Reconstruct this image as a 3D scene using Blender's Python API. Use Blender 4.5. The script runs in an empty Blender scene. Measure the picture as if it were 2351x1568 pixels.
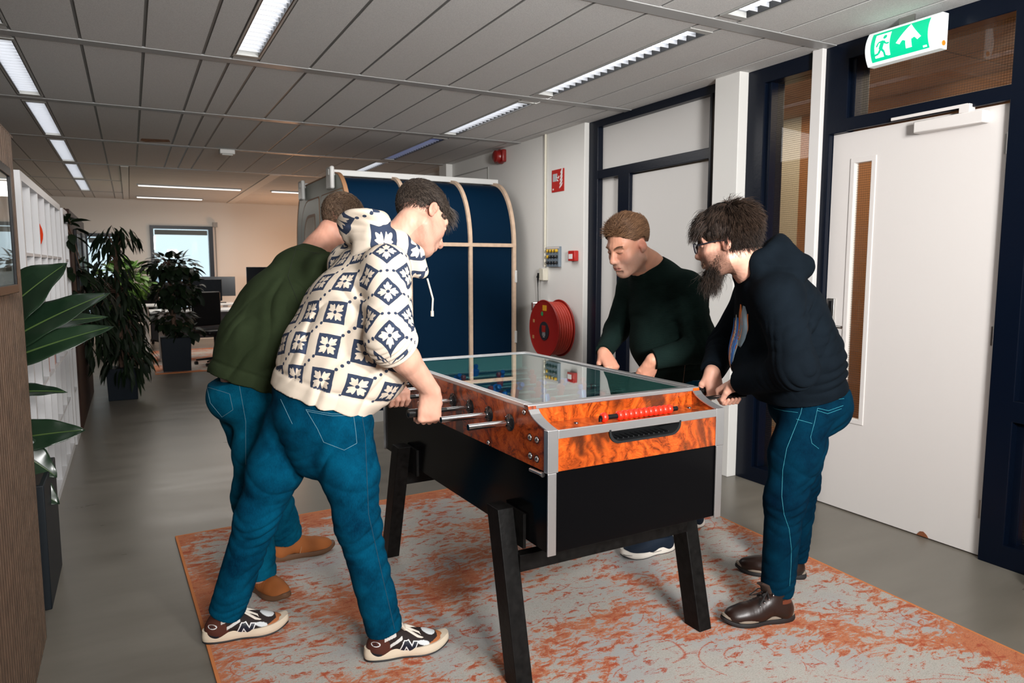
import bpy, bmesh, math, random
import numpy as np
from mathutils import Vector, Matrix
R = math.radians
S = bpy.context.scene
COL = S.collection
# ------------------------------------------------------------------ camera
cam_d = bpy.data.cameras.new('camera'); cam = bpy.data.objects.new('camera', cam_d); COL.objects.link(cam)
cam.location = (0, 0, 1.42); cam.rotation_euler = (R(90 - 6.018), 0, R(-28.055))
cam_d.sensor_width = 36; cam_d.lens = 36 * 1636.6 / 2351; cam_d.clip_end = 200; cam_d.clip_start = .05
S.camera = cam
cam_d.dof.use_dof = True; cam_d.dof.focus_distance = 2.95; cam_d.dof.aperture_fstop = 5.6
S.view_settings.view_transform = 'Standard'; S.view_settings.look = 'None'
S.view_settings.gamma = 1; S.view_settings.exposure = 0.06; S.view_settings.use_curve_mapping = False
# ------------------------------------------------------------------ world (overcast daylight outside the windows)
W = bpy.data.worlds.new('world'); S.world = W; W.use_nodes = True
wn = W.node_tree.nodes; wn['Background'].inputs[0].default_value = (.80, .93, 1, 1); wn['Background'].inputs[1].default_value = 1.15
# ------------------------------------------------------------------ large lights
def area(name, loc, target, sx, sy, power, color=(1, 1, 1), spread=180):
    d = bpy.data.lights.new(name, 'AREA'); d.shape = 'RECTANGLE'; d.size = sx; d.size_y = sy; d.energy = power; d.color = color
    d.spread = R(spread)
    o = bpy.data.objects.new(name, d); COL.objects.link(o); o.location = loc
    o.rotation_euler = (Vector(target) - Vector(loc)).to_track_quat('-Z', 'Y').to_euler(); return o
area('photographer_softbox', (.45, -2.7, 2.5), (2.4, 3.2, 1.25), 1.1, .8, 122, (1, .98, .96), 90)
area('bounce_flash', (1.5, -.5, 1.9), (1.7, 1.3, 2.66), .35, .3, 90, (1, .985, .975), 140)
area('rear_office_light', (1.0, 12.4, 2.5), (1.0, 12.4, 0), 2.4, 2.4, 62, (1, .95, .88))
area('mid_office_light', (2.0, 5.3, 2.6), (2.2, 5.3, 0), 1.6, 1.8, 34, (1, .97, .94))
area('next_room_light', (4.3, 3.2, 2.55), (4.3, 3.4, 0), 1.0, 3.4, 36, (1, .80, .58))
def point(name, loc, power, color, r=.1):
    d = bpy.data.lights.new(name, 'POINT'); d.energy = power; d.color = color; d.shadow_soft_size = r
    o = bpy.data.objects.new(name, d); COL.objects.link(o); o.location = loc; return o
point('warm_lamp_bulb', (2.75, 13.6, 1.0), 42, (1, .50, .26), .12)
# ------------------------------------------------------------------ material helpers
MATS = {}
def mat(name, col, rough=.5, metal=0., spec=.5, bump=0., bscale=200., emis=None, es=1., coat=0., sheen=0., var=0., vscale=6., trans=0.):
    if name in MATS: return MATS[name]
    m = bpy.data.materials.new(name); m.use_nodes = True; nt = m.node_tree; b = nt.nodes['Principled BSDF']
    b.inputs['Base Color'].default_value = (*col, 1); b.inputs['Roughness'].default_value = rough
    b.inputs['Metallic'].default_value = metal; b.inputs['Specular IOR Level'].default_value = spec
    if coat: b.inputs['Coat Weight'].default_value = coat; b.inputs['Coat Roughness'].default_value = .08
    if sheen: b.inputs['Sheen Weight'].default_value = sheen; b.inputs['Sheen Roughness'].default_value = .5
    if trans: b.inputs['Transmission Weight'].default_value = trans
    if emis: b.inputs['Emission Color'].default_value = (*emis, 1); b.inputs['Emission Strength'].default_value = es
    if bump or var:
        tc = nt.nodes.new('ShaderNodeTexCoord')
    if bump:
        n = nt.nodes.new('ShaderNodeTexNoise'); n.inputs['Scale'].default_value = bscale; n.inputs['Detail'].default_value = 3
        bp = nt.nodes.new('ShaderNodeBump'); bp.inputs['Strength'].default_value = bump; bp.inputs['Distance'].default_value = .002
        nt.links.new(tc.outputs['Object'], n.inputs['Vector']); nt.links.new(n.outputs['Fac'], bp.inputs['Height']); nt.links.new(bp.outputs[0], b.inputs['Normal'])
    if var:
        n = nt.nodes.new('ShaderNodeTexNoise'); n.inputs['Scale'].default_value = vscale; n.inputs['Detail'].default_value = 5
        r = nt.nodes.new('ShaderNodeValToRGB'); r.color_ramp.elements[0].position = .3; r.color_ramp.elements[1].position = .7
        r.color_ramp.elements[0].color = (*[c * (1 - var) for c in col], 1); r.color_ramp.elements[1].color = (*[min(1, c * (1 + var)) for c in col], 1)
        nt.links.new(tc.outputs['Object'], n.inputs['Vector']); nt.links.new(n.outputs['Fac'], r.inputs[0]); nt.links.new(r.outputs[0], b.inputs['Base Color'])
    MATS[name] = m; return m
class NB:                                        # little node-graph builder
    def __init__(s, name):
        s.m = bpy.data.materials.new(name); s.m.use_nodes = True; s.nt = s.m.node_tree; s.b = s.nt.nodes['Principled BSDF']; MATS[name] = s.m
        s.tc = s.nt.nodes.new('ShaderNodeTexCoord')
    def n(s, t, **kw):
        k = s.nt.nodes.new('ShaderNode' + t)
        for a, v in kw.items(): setattr(k, a, v)
        return k
    def put(s, sock, v):
        if hasattr(v, 'is_linked') or isinstance(v, bpy.types.NodeSocket): s.nt.links.new(v, sock)
        else: sock.default_value = v
    def math(s, op, a, b=None, c=None):
        k = s.n('Math', operation=op); s.put(k.inputs[0], a)
        if b is not None: s.put(k.inputs[1], b)
        if c is not None: s.put(k.inputs[2], c)
        return k.outputs[0]
    def noise(s, vec, scale, detail=3, rough=.5, dist=0.):
        k = s.n('TexNoise'); s.put(k.inputs['Vector'], vec); k.inputs['Scale'].default_value = scale; k.inputs['Detail'].default_value = detail
        k.inputs['Roughness'].default_value = rough; k.inputs['Distortion'].default_value = dist; return k
    def mapping(s, vec, scale=(1, 1, 1), rot=(0, 0, 0), loc=(0, 0, 0)):
        k = s.n('Mapping'); s.put(k.inputs['Vector'], vec); k.inputs['Scale'].default_value = scale; k.inputs['Rotation'].default_value = rot; k.inputs['Location'].default_value = loc
        return k.outputs[0]
    def ramp(s, fac, stops, interp='LINEAR'):
        k = s.n('ValToRGB'); s.put(k.inputs[0], fac); cr = k.color_ramp; cr.interpolation = interp
        while len(cr.elements) < len(stops): cr.elements.new(.5)
        for e, (p, c) in zip(cr.elements, stops): e.position = p; e.color = (*c, 1) if len(c) == 3 else c
        return k.outputs[0]
    def mix(s, fac, a, b):
        k = s.n('Mix', data_type='RGBA'); s.put(k.inputs['Factor'], fac)
        s.put(k.inputs['A'], (*a, 1) if isinstance(a, tuple) and len(a) == 3 else a); s.put(k.inputs['B'], (*b, 1) if isinstance(b, tuple) and len(b) == 3 else b); return k.outputs['Result']
    def bump(s, h, strength=.3, dist=.002):
        k = s.n('Bump'); s.put(k.inputs['Height'], h); k.inputs['Strength'].default_value = strength; k.inputs['Distance'].default_value = dist
        s.nt.links.new(k.outputs[0], s.b.inputs['Normal']); return k
    def base(s, c): s.put(s.b.inputs['Base Color'], (*c, 1) if isinstance(c, tuple) and len(c) == 3 else c)
    def sepxyz(s, v):
        k = s.n('SeparateXYZ'); s.put(k.inputs[0], v); return k.outputs
# ------------------------------------------------------------------ mesh helpers
class MB:
    def __init__(s): s.v = []; s.f = []; s.mi = []
    def add(s, verts, faces, mi=0, M=None):
        o = len(s.v)
        if M is not None: verts = [tuple(M @ Vector(p)) for p in verts]
        s.v.extend([tuple(p) for p in verts]); s.f.extend([tuple(i + o for i in f) for f in faces]); s.mi.extend([mi] * len(faces)); return s
    def box(s, x0, x1, y0, y1, z0, z1, mi=0, M=None):
        e = ((len(s.v) // 8) % 9) * 7e-5; x0, x1, y0, y1, z0, z1 = x0 - e, x1 + e, y0 - e, y1 + e, z0 - e, z1 + e
        v = [(x0, y0, z0), (x1, y0, z0), (x1, y1, z0), (x0, y1, z0), (x0, y0, z1), (x1, y0, z1), (x1, y1, z1), (x0, y1, z1)]
        return s.add(v, [(0, 3, 2, 1), (4, 5, 6, 7), (0, 1, 5, 4), (1, 2, 6, 5), (2, 3, 7, 6), (3, 0, 4, 7)], mi, M)
    def hexa(s, a, b, mi=0):                     # a, b: two quads of 4 points
        return s.add(list(a) + list(b), [(0, 3, 2, 1), (4, 5, 6, 7), (0, 1, 5, 4), (1, 2, 6, 5), (2, 3, 7, 6), (3, 0, 4, 7)], mi)
    def tube(s, pts, rad, seg=10, mi=0, cap=True, sq=1.):
        pts = [Vector(p) for p in pts]; n = len(pts)
        rad = [rad] * n if isinstance(rad, (int, float)) else rad
        o = len(s.v); up = None
        for i, p in enumerate(pts):
            t = (pts[min(i + 1, n - 1)] - pts[max(i - 1, 0)]).normalized()
            if up is None: up = Vector((0, 0, 1)) if abs(t.z) < .9 else Vector((1, 0, 0))
            a = t.cross(up).normalized(); b = a.cross(t).normalized(); up = b
            for k in range(seg):
                w = 2 * math.pi * k / seg
                s.v.append(tuple(p + (a * math.cos(w) + b * math.sin(w) * sq) * rad[i]))
        for i in range(n - 1):
            for k in range(seg):
                k2 = (k + 1) % seg; s.f.append((o + i * seg + k, o + i * seg + k2, o + (i + 1) * seg + k2, o + (i + 1) * seg + k)); s.mi.append(mi)
        if cap:
            s.f.append(tuple(o + k for k in range(seg))[::-1]); s.f.append(tuple(o + (n - 1) * seg + k for k in range(seg))); s.mi += [mi, mi]
        return s
    def lathe(s, prof, c=(0, 0, 0), axis=(0, 0, 1), seg=24, mi=0, cap=True):   # prof: (r, h) along axis from c
        q = Vector(axis).to_track_quat('Z', 'Y').to_matrix(); o = len(s.v); c = Vector(c)
        for r, h in prof:
            for k in range(seg):
                w = 2 * math.pi * k / seg; s.v.append(tuple(c + q @ Vector((r * math.cos(w), r * math.sin(w), h))))
        for i in range(len(prof) - 1):
            for k in range(seg):
                k2 = (k + 1) % seg; s.f.append((o + i * seg + k, o + i * seg + k2, o + (i + 1) * seg + k2, o + (i + 1) * seg + k)); s.mi.append(mi)
        if cap:
            s.f.append(tuple(o + k for k in range(seg))[::-1]); s.f.append(tuple(o + (len(prof) - 1) * seg + k for k in range(seg))); s.mi += [mi, mi]
        return s
    def prism(s, poly, d, ax='x', at=0., mi=0, M=None):  # poly 2D points extruded by d along an axis; other two axes in order
        def P(u, v, w): return {'x': (w, u, v), 'y': (u, w, v), 'z': (u, v, w)}[ax]
        n = len(poly); v = [P(a, b, at) for a, b in poly] + [P(a, b, at + d) for a, b in poly]
        return s.add(v, [tuple(range(n))[::-1], tuple(range(n, 2 * n))] + [(i, (i + 1) % n, (i + 1) % n + n, i + n) for i in range(n)], mi, M)
    def sphere(s, c, r, seg=16, rings=10, mi=0, M=None):
        r = (r, r, r) if isinstance(r, (int, float)) else r; v = []; f = []
        for i in range(rings + 1):
            th = math.pi * i / rings
            for k in range(seg):
                ph = 2 * math.pi * k / seg; v.append((c[0] + r[0] * math.sin(th) * math.cos(ph), c[1] + r[1] * math.sin(th) * math.sin(ph), c[2] + r[2] * math.cos(th)))
        for i in range(rings):
            for k in range(seg):
                k2 = (k + 1) % seg; f.append((i * seg + k, (i + 1) * seg + k, (i + 1) * seg + k2, i * seg + k2))
        return s.add(v, f, mi, M)
    def build(s, name, m, parent=None, bevel=0., local=False, smooth=40, recalc=True):
        me = bpy.data.meshes.new(name)
        v = s.v
        if parent is not None and not local:
            off = Vector((0, 0, 0)); p = parent
            while p is not None: off += p.location; p = p.parent
            v = [(a - off.x, b - off.y, c - off.z) for a, b, c in v]
        me.from_pydata(v, [], s.f); ms = m if isinstance(m, (list, tuple)) else [m]
        for k in ms: me.materials.append(k)
        if len(ms) > 1: me.polygons.foreach_set('material_index', s.mi)
        me.validate(); me.update()
        if recalc:
            bm = bmesh.new(); bm.from_mesh(me); bmesh.ops.remove_doubles(bm, verts=bm.verts, dist=1e-6) if smooth else None
            bmesh.ops.recalc_face_normals(bm, faces=bm.faces); bm.to_mesh(me); bm.free()
        if smooth:
            me.polygons.foreach_set('use_smooth', [True] * len(me.polygons)); me.set_sharp_from_angle(angle=R(smooth))
        o = bpy.data.objects.new(name, me); COL.objects.link(o)
        if parent is not None: o.parent = parent
        if bevel:
            b = o.modifiers.new('bevel', 'BEVEL'); b.width = bevel; b.segments = 2; b.limit_method = 'ANGLE'; b.angle_limit = R(40); b.harden_normals = False
        return o
def thing(name, label, cat, loc=(0, 0, 0), rotz=0., group=None):
    o = bpy.data.objects.new(name, None); COL.objects.link(o); o.location = loc; o.rotation_euler = (0, 0, rotz); o.empty_display_size = .1
    return tag(o, label, cat, group)
def tag(o, label, cat, group=None):
    o['label'] = label; o['category'] = cat
    if group: o['group'] = group
    return o
def struct(o):
    o['kind'] = 'structure'; return o
def dup(o, parent=None):
    c = o.copy(); COL.objects.link(c); c.parent = parent
    for ch in o.children: dup(ch, c)
    return c
# ================================================================== MATERIALS OF THE ROOM
white = mat('white_paint', (.70, .69, .66), .55, bump=.15, bscale=90)
warmwhite = mat('rear_wall_paint', (.66, .64, .60), .7)
doorwhite = mat('door_laminate', (.70, .665, .64), .42)
panelwhite = mat('infill_panel', (.60, .585, .565), .5)
navy = mat('navy_frame_paint', (.0015, .004, .011), .3, spec=.22, bump=.25, bscale=60)
alu = mat('brushed_aluminium', (.62, .62, .63), .34, .9, bump=.05, bscale=400)
chrome = mat('chrome', (.78, .78, .79), .12, 1.)
steel = mat('satin_steel', (.50, .49, .47), .33, 1.)
black = mat('black_plastic', (.004, .004, .005), .38, spec=.25)
redp = mat('red_plastic', (.42, .012, .008), .35)
# floor: grey resin with faint streaks
g = NB('resin_floor'); o = g.tc.outputs['Object']
n1 = g.noise(g.mapping(o, (.5, 2.2, 1), (0, 0, .5)), 2.2, 6, .6).outputs['Fac']; n2 = g.noise(o, 35, 3).outputs['Fac']
c1 = g.ramp(n1, [(.25, (.135, .122, .100)), (.75, (.205, .188, .158))]); g.base(g.mix(g.math('MULTIPLY', n2, .25), c1, (.19, .175, .15)))
g.put(g.b.inputs['Roughness'], g.ramp(n1, [(.3, (.27,) * 3), (.8, (.40,) * 3)])); g.b.inputs['Specular IOR Level'].default_value = .38
floor_m = g.m
# ceiling tiles
g = NB('mineral_tile'); o = g.tc.outputs['Object']; nn = g.noise(o, 260, 3, .7).outputs['Fac']
g.base(g.ramp(nn, [(.35, (.56, .555, .545)), (.62, (.74, .735, .72))])); g.b.inputs['Roughness'].default_value = .9; g.bump(nn, .5, .003); tile_m = g.m
grid_m = mat('ceiling_grid', (.17, .17, .165), .5)
bandm = mat('ceiling_band', (.36, .36, .355), .42)
# ================================================================== ROOM SHELL
ZC = 2.66
m = MB(); m.box(-4.2, 3.75, -5.0, 15.6, -.1, 0); struct(m.build('floor', floor_m, smooth=0))
# main ceiling: narrow 0.3 m planks between cross bands
xl = [-4.2]
xs = [-3.32 - .0, -3.01, -2.70, -2.39, -2.08, -1.77, -1.46, -1.15, -.96, -.655, -.50, -.18, .13, .44, .595, .75, 1.06, 1.38, 1.69, 2.0, 2.31, 2.645, 2.80, 3.12, 3.43, 3.75]
xs = [-4.2, -3.9, -3.61] + xs
bands = [-4.6, -2.75, -.88, .98, 2.865, 4.75, 6.49, 8.3, 10.2]
slots = {(-.655, -.50), (.595, .75), (2.645, 2.80)}
tiles = MB(); bars = MB()
ys = [-5.0] + bands
for i in range(len(ys) - 1):
    y0, y1 = ys[i] + (.045 if i else 0), ys[i + 1] - .045
    for a, b in zip(xs[:-1], xs[1:]):
        if (a, b) in slots: continue
        tiles.box(a + .009, b - .009, y0 + .008, y1 - .008, ZC, ZC + .03)
for x in xs[1:-1]:
    bars.box(x - .015, x + .015, -5.0, 10.2 if x > -.1 else 15.2, ZC + .004, ZC + .028)
for y0, y1 in ((10.245, 11.98), (12.07, 13.83), (13.92, 15.18)):
    for a, b in zip(xs[:-1], xs[1:]):
        if (a, b) in slots or b > -.1: continue
        tiles.box(a + .009, b - .009, y0 + .008, y1 - .008, ZC, ZC + .03)
    tiles.box(-.171, -.052, y0 + .008, y1 - .008, ZC, ZC + .03)
ceil = tiles.build('ceiling', tile_m, smooth=0); struct(ceil)
bars.build('ceiling_grid', grid_m, ceil, smooth=0)
bb = MB()
for y in (12.025, 13.875): bb.box(-4.2, -.05, y - .042, y + .042, ZC - .004, ZC + .03)
for y in bands: bb.box(-4.2, 3.62, y - .048, y + .048, ZC - .004, ZC + .03)
bb.build('ceiling_band', bandm, ceil, bevel=.003, smooth=0)
# small end tiles beyond the luminaires inside the slots
et = MB()
m = MB(); m.box(-4.2, 3.75, -5.0, 10.2, ZC + .12, ZC + .2); m.build('ceiling_slab', mat('void_dark', (.05, .05, .05), .9), ceil, smooth=0)
# rear ceiling with planks the other way
t2 = MB(); y = 10.25
while y < 15.3:
    for a, b in ((.05, 1.73), (1.88, 3.75)):
        t2.box(a + .004, b - .004, y + .004, min(15.3, y + .3) - .004, ZC, ZC + .03)
    y += .3
rc = t2.build('ceiling_rear', mat('rear_tile', (.60, .585, .56), .9), smooth=0); struct(rc)
m = MB(); m.box(-.045, .045, 10.22, 15.2, ZC - .012, ZC + .03).box(1.735, 1.875, 10.22, 15.2, ZC - .008, ZC + .03); m.build('ceiling_beam', mat('beam_white', (.66, .65, .62), .6), rc, smooth=0)
m = MB(); m.box(-4.2, 3.75, 10.2, 15.6, ZC + .1, ZC + .2); m.build('ceiling_slab', MATS['void_dark'], rc, smooth=0)
# walls
m = MB(); m.box(3.54, 3.78, 5.30, 8.2, 0, ZC + .1).box(3.61, 3.78, 8.2, 15.2, 0, ZC + .1)
wr = m.build('wall_right', white, bevel=.004, smooth=0); struct(wr)
m = MB(); m.box(3.46, 3.60, 8.2, 8.42, 0, ZC + .1); struct(m.build('wall_right_pilaster', white, smooth=0))
m = MB(); m.box(3.50, 3.78, 3.47, 3.69, 0, ZC + .06); struct(m.build('wall_right_pillar', white, bevel=.004, smooth=0))
m = MB(); m.box(3.64, 3.78, -5.0, 1.0, 0, ZC + .1); struct(m.build('wall_right_front', white, smooth=0))
m = MB()
for x0, x1, z0, z1 in ((-4.2, -.72, 0, ZC), (-.16, .36, 0, ZC), (1.46, 3.78, 0, ZC), (-.72, -.16, 0, .55), (-.72, -.16, 2.02, ZC), (.36, 1.46, 0, .55), (.36, 1.46, 2.19, ZC)):
    m.box(x0, x1, 15.18, 15.5, z0, z1 + .1 if z1 == ZC else z1)
struct(m.build('wall_back', warmwhite, smooth=0))
m = MB(); m.box(-4.4, -4.2, -5, 15.5, 0, ZC + .1); struct(m.build('wall_left', white, smooth=0))
m = MB(); m.box(-4.4, 3.78, -5.2, -5.0, 0, ZC + .1); struct(m.build('wall_front', white, smooth=0))
# thin grey outline of a door frame on the right wall
m = MB()
for y0, y1, z0, z1 in ((7.19, 8.2, 2.50, 2.51), (7.19, 7.20, 0, 2.51)): m.box(3.532, 3.545, y0, y1, z0, z1)
struct(m.build('trim_1', mat('grey_seam', (.32, .32, .30), .6), smooth=0))
# ---- navy framed panel bay between the wall and the pillar
m = MB()
m.box(3.585, 3.70, 5.165, 5.30, 0, ZC).box(3.585, 3.70, 3.80, 3.825, 0, ZC).box(3.585, 3.70, 3.70, 5.30, 2.60, ZC + .02).box(3.585, 3.70, 3.81, 5.17, 2.165, 2.24)
m.box(3.585, 3.70, 4.72, 4.87, 0, 2.17).box(3.585, 3.70, 3.81, 5.17, 0, .1)
f = m.build('wall_right_bay', navy, bevel=.004, smooth=0); struct(f)
m = MB(); m.box(3.64, 3.70, 3.82, 5.17, 2.235, 2.605).box(3.64, 3.70, 4.86, 5.17, .09, 2.17).box(3.62, 3.70, 3.83, 4.725, .09, 2.155); m.build('infill_panel', panelwhite, f, smooth=0)
# ---- window beside the door
def glass(name, tint, refl=1.5, mesh=False, base=.0):
    g = NB(name); nt = g.nt; out = nt.nodes['Material Output']
    tr = g.n('BsdfTransparent'); tr.inputs[0].default_value = (*tint, 1)
    gl = g.n('BsdfGlossy'); gl.inputs['Roughness'].default_value = .015; gl.inputs[0].default_value = (1, 1, 1, 1)
    fr = g.n('Fresnel'); fr.inputs[0].default_value = refl
    mx = g.n('MixShader'); geo = g.n('NewGeometry'); fo = g.math('ADD', fr.outputs[0], base) if base else fr.outputs[0]; g.put(mx.inputs[0], g.math('MULTIPLY', fo, g.math('SUBTRACT', 1., geo.outputs['Backfacing']))); nt.links.new(tr.outputs[0], mx.inputs[1]); nt.links.new(gl.outputs[0], mx.inputs[2])
    sh = mx.outputs[0]
    if mesh:                                     # fine wire mesh cast in the glass
        x, y, z = g.sepxyz(g.tc.outputs['Object'])
        def line(c): return g.math('LESS_THAN', g.math('FRACT', g.math('MULTIPLY', c, 78.)), .085)
        ln = g.math('MAXIMUM', line(y), line(z)); df = g.n('BsdfDiffuse'); df.inputs[0].default_value = (.03, .03, .03, 1)
        m2 = g.n('MixShader'); g.put(m2.inputs[0], g.math('MULTIPLY', ln, .75)); nt.links.new(sh, m2.inputs[1]); nt.links.new(df.outputs[0], m2.inputs[2]); sh = m2.outputs[0]
    nt.links.new(sh, out.inputs[0]); return g.m
wire = glass('wire_glass', (.92, .92, .90), 1.5, True); clear = glass('window_glass', (.92, .96, .97), 1.45)
m = MB(); m.box(3.575, 3.74, 3.33, 3.47, 0, ZC).box(3.575, 3.74, 2.95, 3.47, 2.565, ZC).box(3.575, 3.74, 2.95, 3.47, 0, .10).box(3.60, 3.72, 3.30, 3.34, .1, 2.57).box(3.60, 3.72, 2.95, 2.965, .1, 2.57)
w1 = m.build('window_1', navy, bevel=.004, smooth=0); struct(w1)
m = MB(); m.box(3.655, 3.661, 2.96, 3.31, .10, 2.57); m.build('pane', wire, w1, smooth=0)
m = MB(); m.box(3.545, 3.74, 2.885, 2.955, 0, ZC); struct(m.build('trim_2', mat('white_post', (.70, .68, .66), .5), bevel=.003, smooth=0))
# ---- door frame, transom light and side light
m = MB()
m.box(3.575, 3.74, 2.840, 2.885, 0, ZC).box(3.575, 3.74, 2.735, 2.885, 2.17, ZC).box(3.575, 3.74, 1.80, 2.885, 2.175, 2.245).box(3.575, 3.74, .9, 2.885, 2.565, ZC + .02)
m.box(3.575, 3.74, 1.775, 1.885, 0, ZC).box(3.575, 3.74, .8, 1.80, .70, .80).box(3.575, 3.74, .8, 1.80, 0, .11).box(3.62, 3.72, 1.74, 1.79, .1, 2.6).box(3.575, 3.74, .8, .9, 0, ZC).box(3.60, 3.72, .9, 1.80, 2.15, 2.25)
m.box(3.60, 3.72, 2.705, 2.74, 2.24, 2.57)
fr = m.build('door_frame', navy, bevel=.004, smooth=0); fr['kind'] = 'structure'; fr.name = 'trim_3'
m = MB(); m.box(3.655, 3.661, 1.88, 2.74, 2.24, 2.57).box(3.655, 3.661, .9, 1.78, .80, 2.16).box(3.655, 3.661, .9, 1.78, .11, .70); m.build('pane', wire, fr, smooth=0)
# door leaf with a vision panel
DX = 3.61
m = MB(); ya, yb, za, zb = 2.558, 2.716, .525, 2.022
m.box(DX, DX + .045, 1.890, ya, .008, 2.168).box(DX, DX + .045, yb, 2.836, .008, 2.168).box(DX, DX + .045, ya, yb, .008, za).box(DX, DX + .045, ya, yb, zb, 2.168)
door = m.build('door_1', doorwhite, smooth=0); struct(door)
m = MB(); t = .028
for a, b, c, d in ((ya, ya + t, za, zb), (yb - t, yb, za, zb), (ya, yb, za, za + t), (ya, yb, zb - t, zb)): m.box(DX - .006, DX + .03, a, b, c, d)
m.build('vision_panel_frame', doorwhite, door, bevel=.003, smooth=0)
m = MB(); m.box(DX + .015, DX + .021, ya + t, yb - t, za + t, zb - t); m.build('pane', wire, door, smooth=0)
m = MB(); m.box(DX - .013, DX, 2.775, 2.818, 1.02, 1.235); m.box(DX - .018, DX - .012, 2.785, 2.808, 1.10, 1.22, 1)
m.build('lock_plate', [steel, black], door, bevel=.002)
m = MB(); m.tube([(DX - .01, 2.80, 1.078), (DX - .05, 2.80, 1.078), (DX - .056, 2.78, 1.077), (DX - .056, 2.685, 1.074)], [.011, .011, .010, .009], 12); m.lathe([(.018, 0), (.018, .03), (.014, .035)], (DX - .012, 2.80, 1.12), (-1, 0, 0), 16)
m.build('door_handle', steel, door)
for z in (.24, 1.09, 1.985):
    m = MB(); m.tube([(DX - .012, 1.888, z - .05), (DX - .012, 1.888, z + .05)], .0095, 12); m.box(DX - .004, DX + .0, 1.892, 1.912, z - .045, z + .045); m.build('hinge', steel, door)
m = MB(); m.prism([(2.213, .008), (2.15, .008), (2.16, .022), (2.178, .034), (2.196, .030), (2.205, .018)], .003, 'x', DX - .003); m.build('chipped_patch', mat('chipboard', (.22, .07, .025), .9), door, smooth=0)
m = MB(); m.box(DX - .058, DX, 1.985, 2.325, 2.092, 2.152); m.build('door_closer', doorwhite, door, bevel=.006)
m = MB(); m.box(3.552, 3.560, 2.06, 2.45, 2.176, 2.192).box(3.552, 3.600, 2.05, 2.10, 2.150, 2.190); m.build('closer_arm', doorwhite, door, bevel=.002)
m = MB(); m.box(3.650, 3.654, 3.045, 3.09, 1.40, 1.465, 0).box(3.649, 3.651, 3.045, 3.09, 1.447, 1.465, 1); tag(m.build('window_sticker', [mat('paper', (.7, .7, .68), .6), redp], smooth=0), 'small white sticker with a red top edge on the wired glass beside the door', 'sticker')
# ---- the room beyond the glass
brown = mat('brown_wall', (.36, .17, .075), .7)
g = NB('oak_floor'); xx = g.mapping(g.tc.outputs['Object'], (1, 8, 1)); g.base(g.ramp(g.noise(xx, 3, 5).outputs['Fac'], [(.3, (.24, .10, .04)), (.7, (.40, .19, .08))])); g.b.inputs['Roughness'].default_value = .35
m = MB(); m.box(3.78, 7.0, -1.0, 8.0, -.1, 0); struct(m.build('floor_next_room', g.m, smooth=0))
m = MB(); m.box(5.0, 5.2, -1.0, 4.25, 0, ZC); struct(m.build('wall_brown', brown, smooth=0))
m = MB(); m.box(5.0, 5.2, 4.25, 8.0, 0, ZC).box(3.78, 5.2, 7.9, 8.0, 0, ZC); struct(m.build('wall_cream', mat('cream_wall', (.60, .56, .46), .7), smooth=0))
m = MB(); m.box(3.75, 6.2, -1.1, -1.0, 0, ZC); struct(m.build('wall_far_end', brown, smooth=0))
m = MB()
x = 3.8
while x < 6.9:
    y = -1.0
    while y < 8: m.box(x + .006, x + .594, y + .006, y + 1.194, ZC + .0, ZC + .03); y += 1.2
    x += .6
m.box(3.75, 7, -1, 8, ZC + .02, ZC + .1)
struct(m.build('ceiling_next_room', mat('tile_warm', (.42, .30, .20), .9), smooth=0))
# ---- rear windows
def win(name, x0, x1, z0, z1, bl):
    m = MB(); w = .06
    m.box(x0, x0 + w, 15.14, 15.3, z0, z1).box(x1 - w - .02, x1, 15.14, 15.3, z0, z1).box(x0, x1, 15.14, 15.3, z1 - w, z1).box(x0, x1, 15.14, 15.3, z0, z0 + .42)
    o = m.build(name, navy, smooth=0); struct(o)
    m = MB(); m.box(x0 + .03, x1 - .03, 15.24, 15.245, z0 + .4, z1 - .03); m.build('pane', clear, o, smooth=0)
    m = MB(); m.box(x0 + .08, x1 - .1, 15.16, 15.22, z1 - .17, z1 - .08); m.build('roller_blind', mat('blind_grey', (.10, .12, .12), .7), o, smooth=0)
win('window_2', .36, 1.46, .70, 2.19, 0); win('window_3', -.72, -.16, .62, 2.02, 0)
m = MB(); m.box(-8, 14, 40, 40.2, -6, .9); struct(m.build('wall_of_distant_buildings', mat('far_blocks', (.42, .47, .52), .9), smooth=0))
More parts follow.
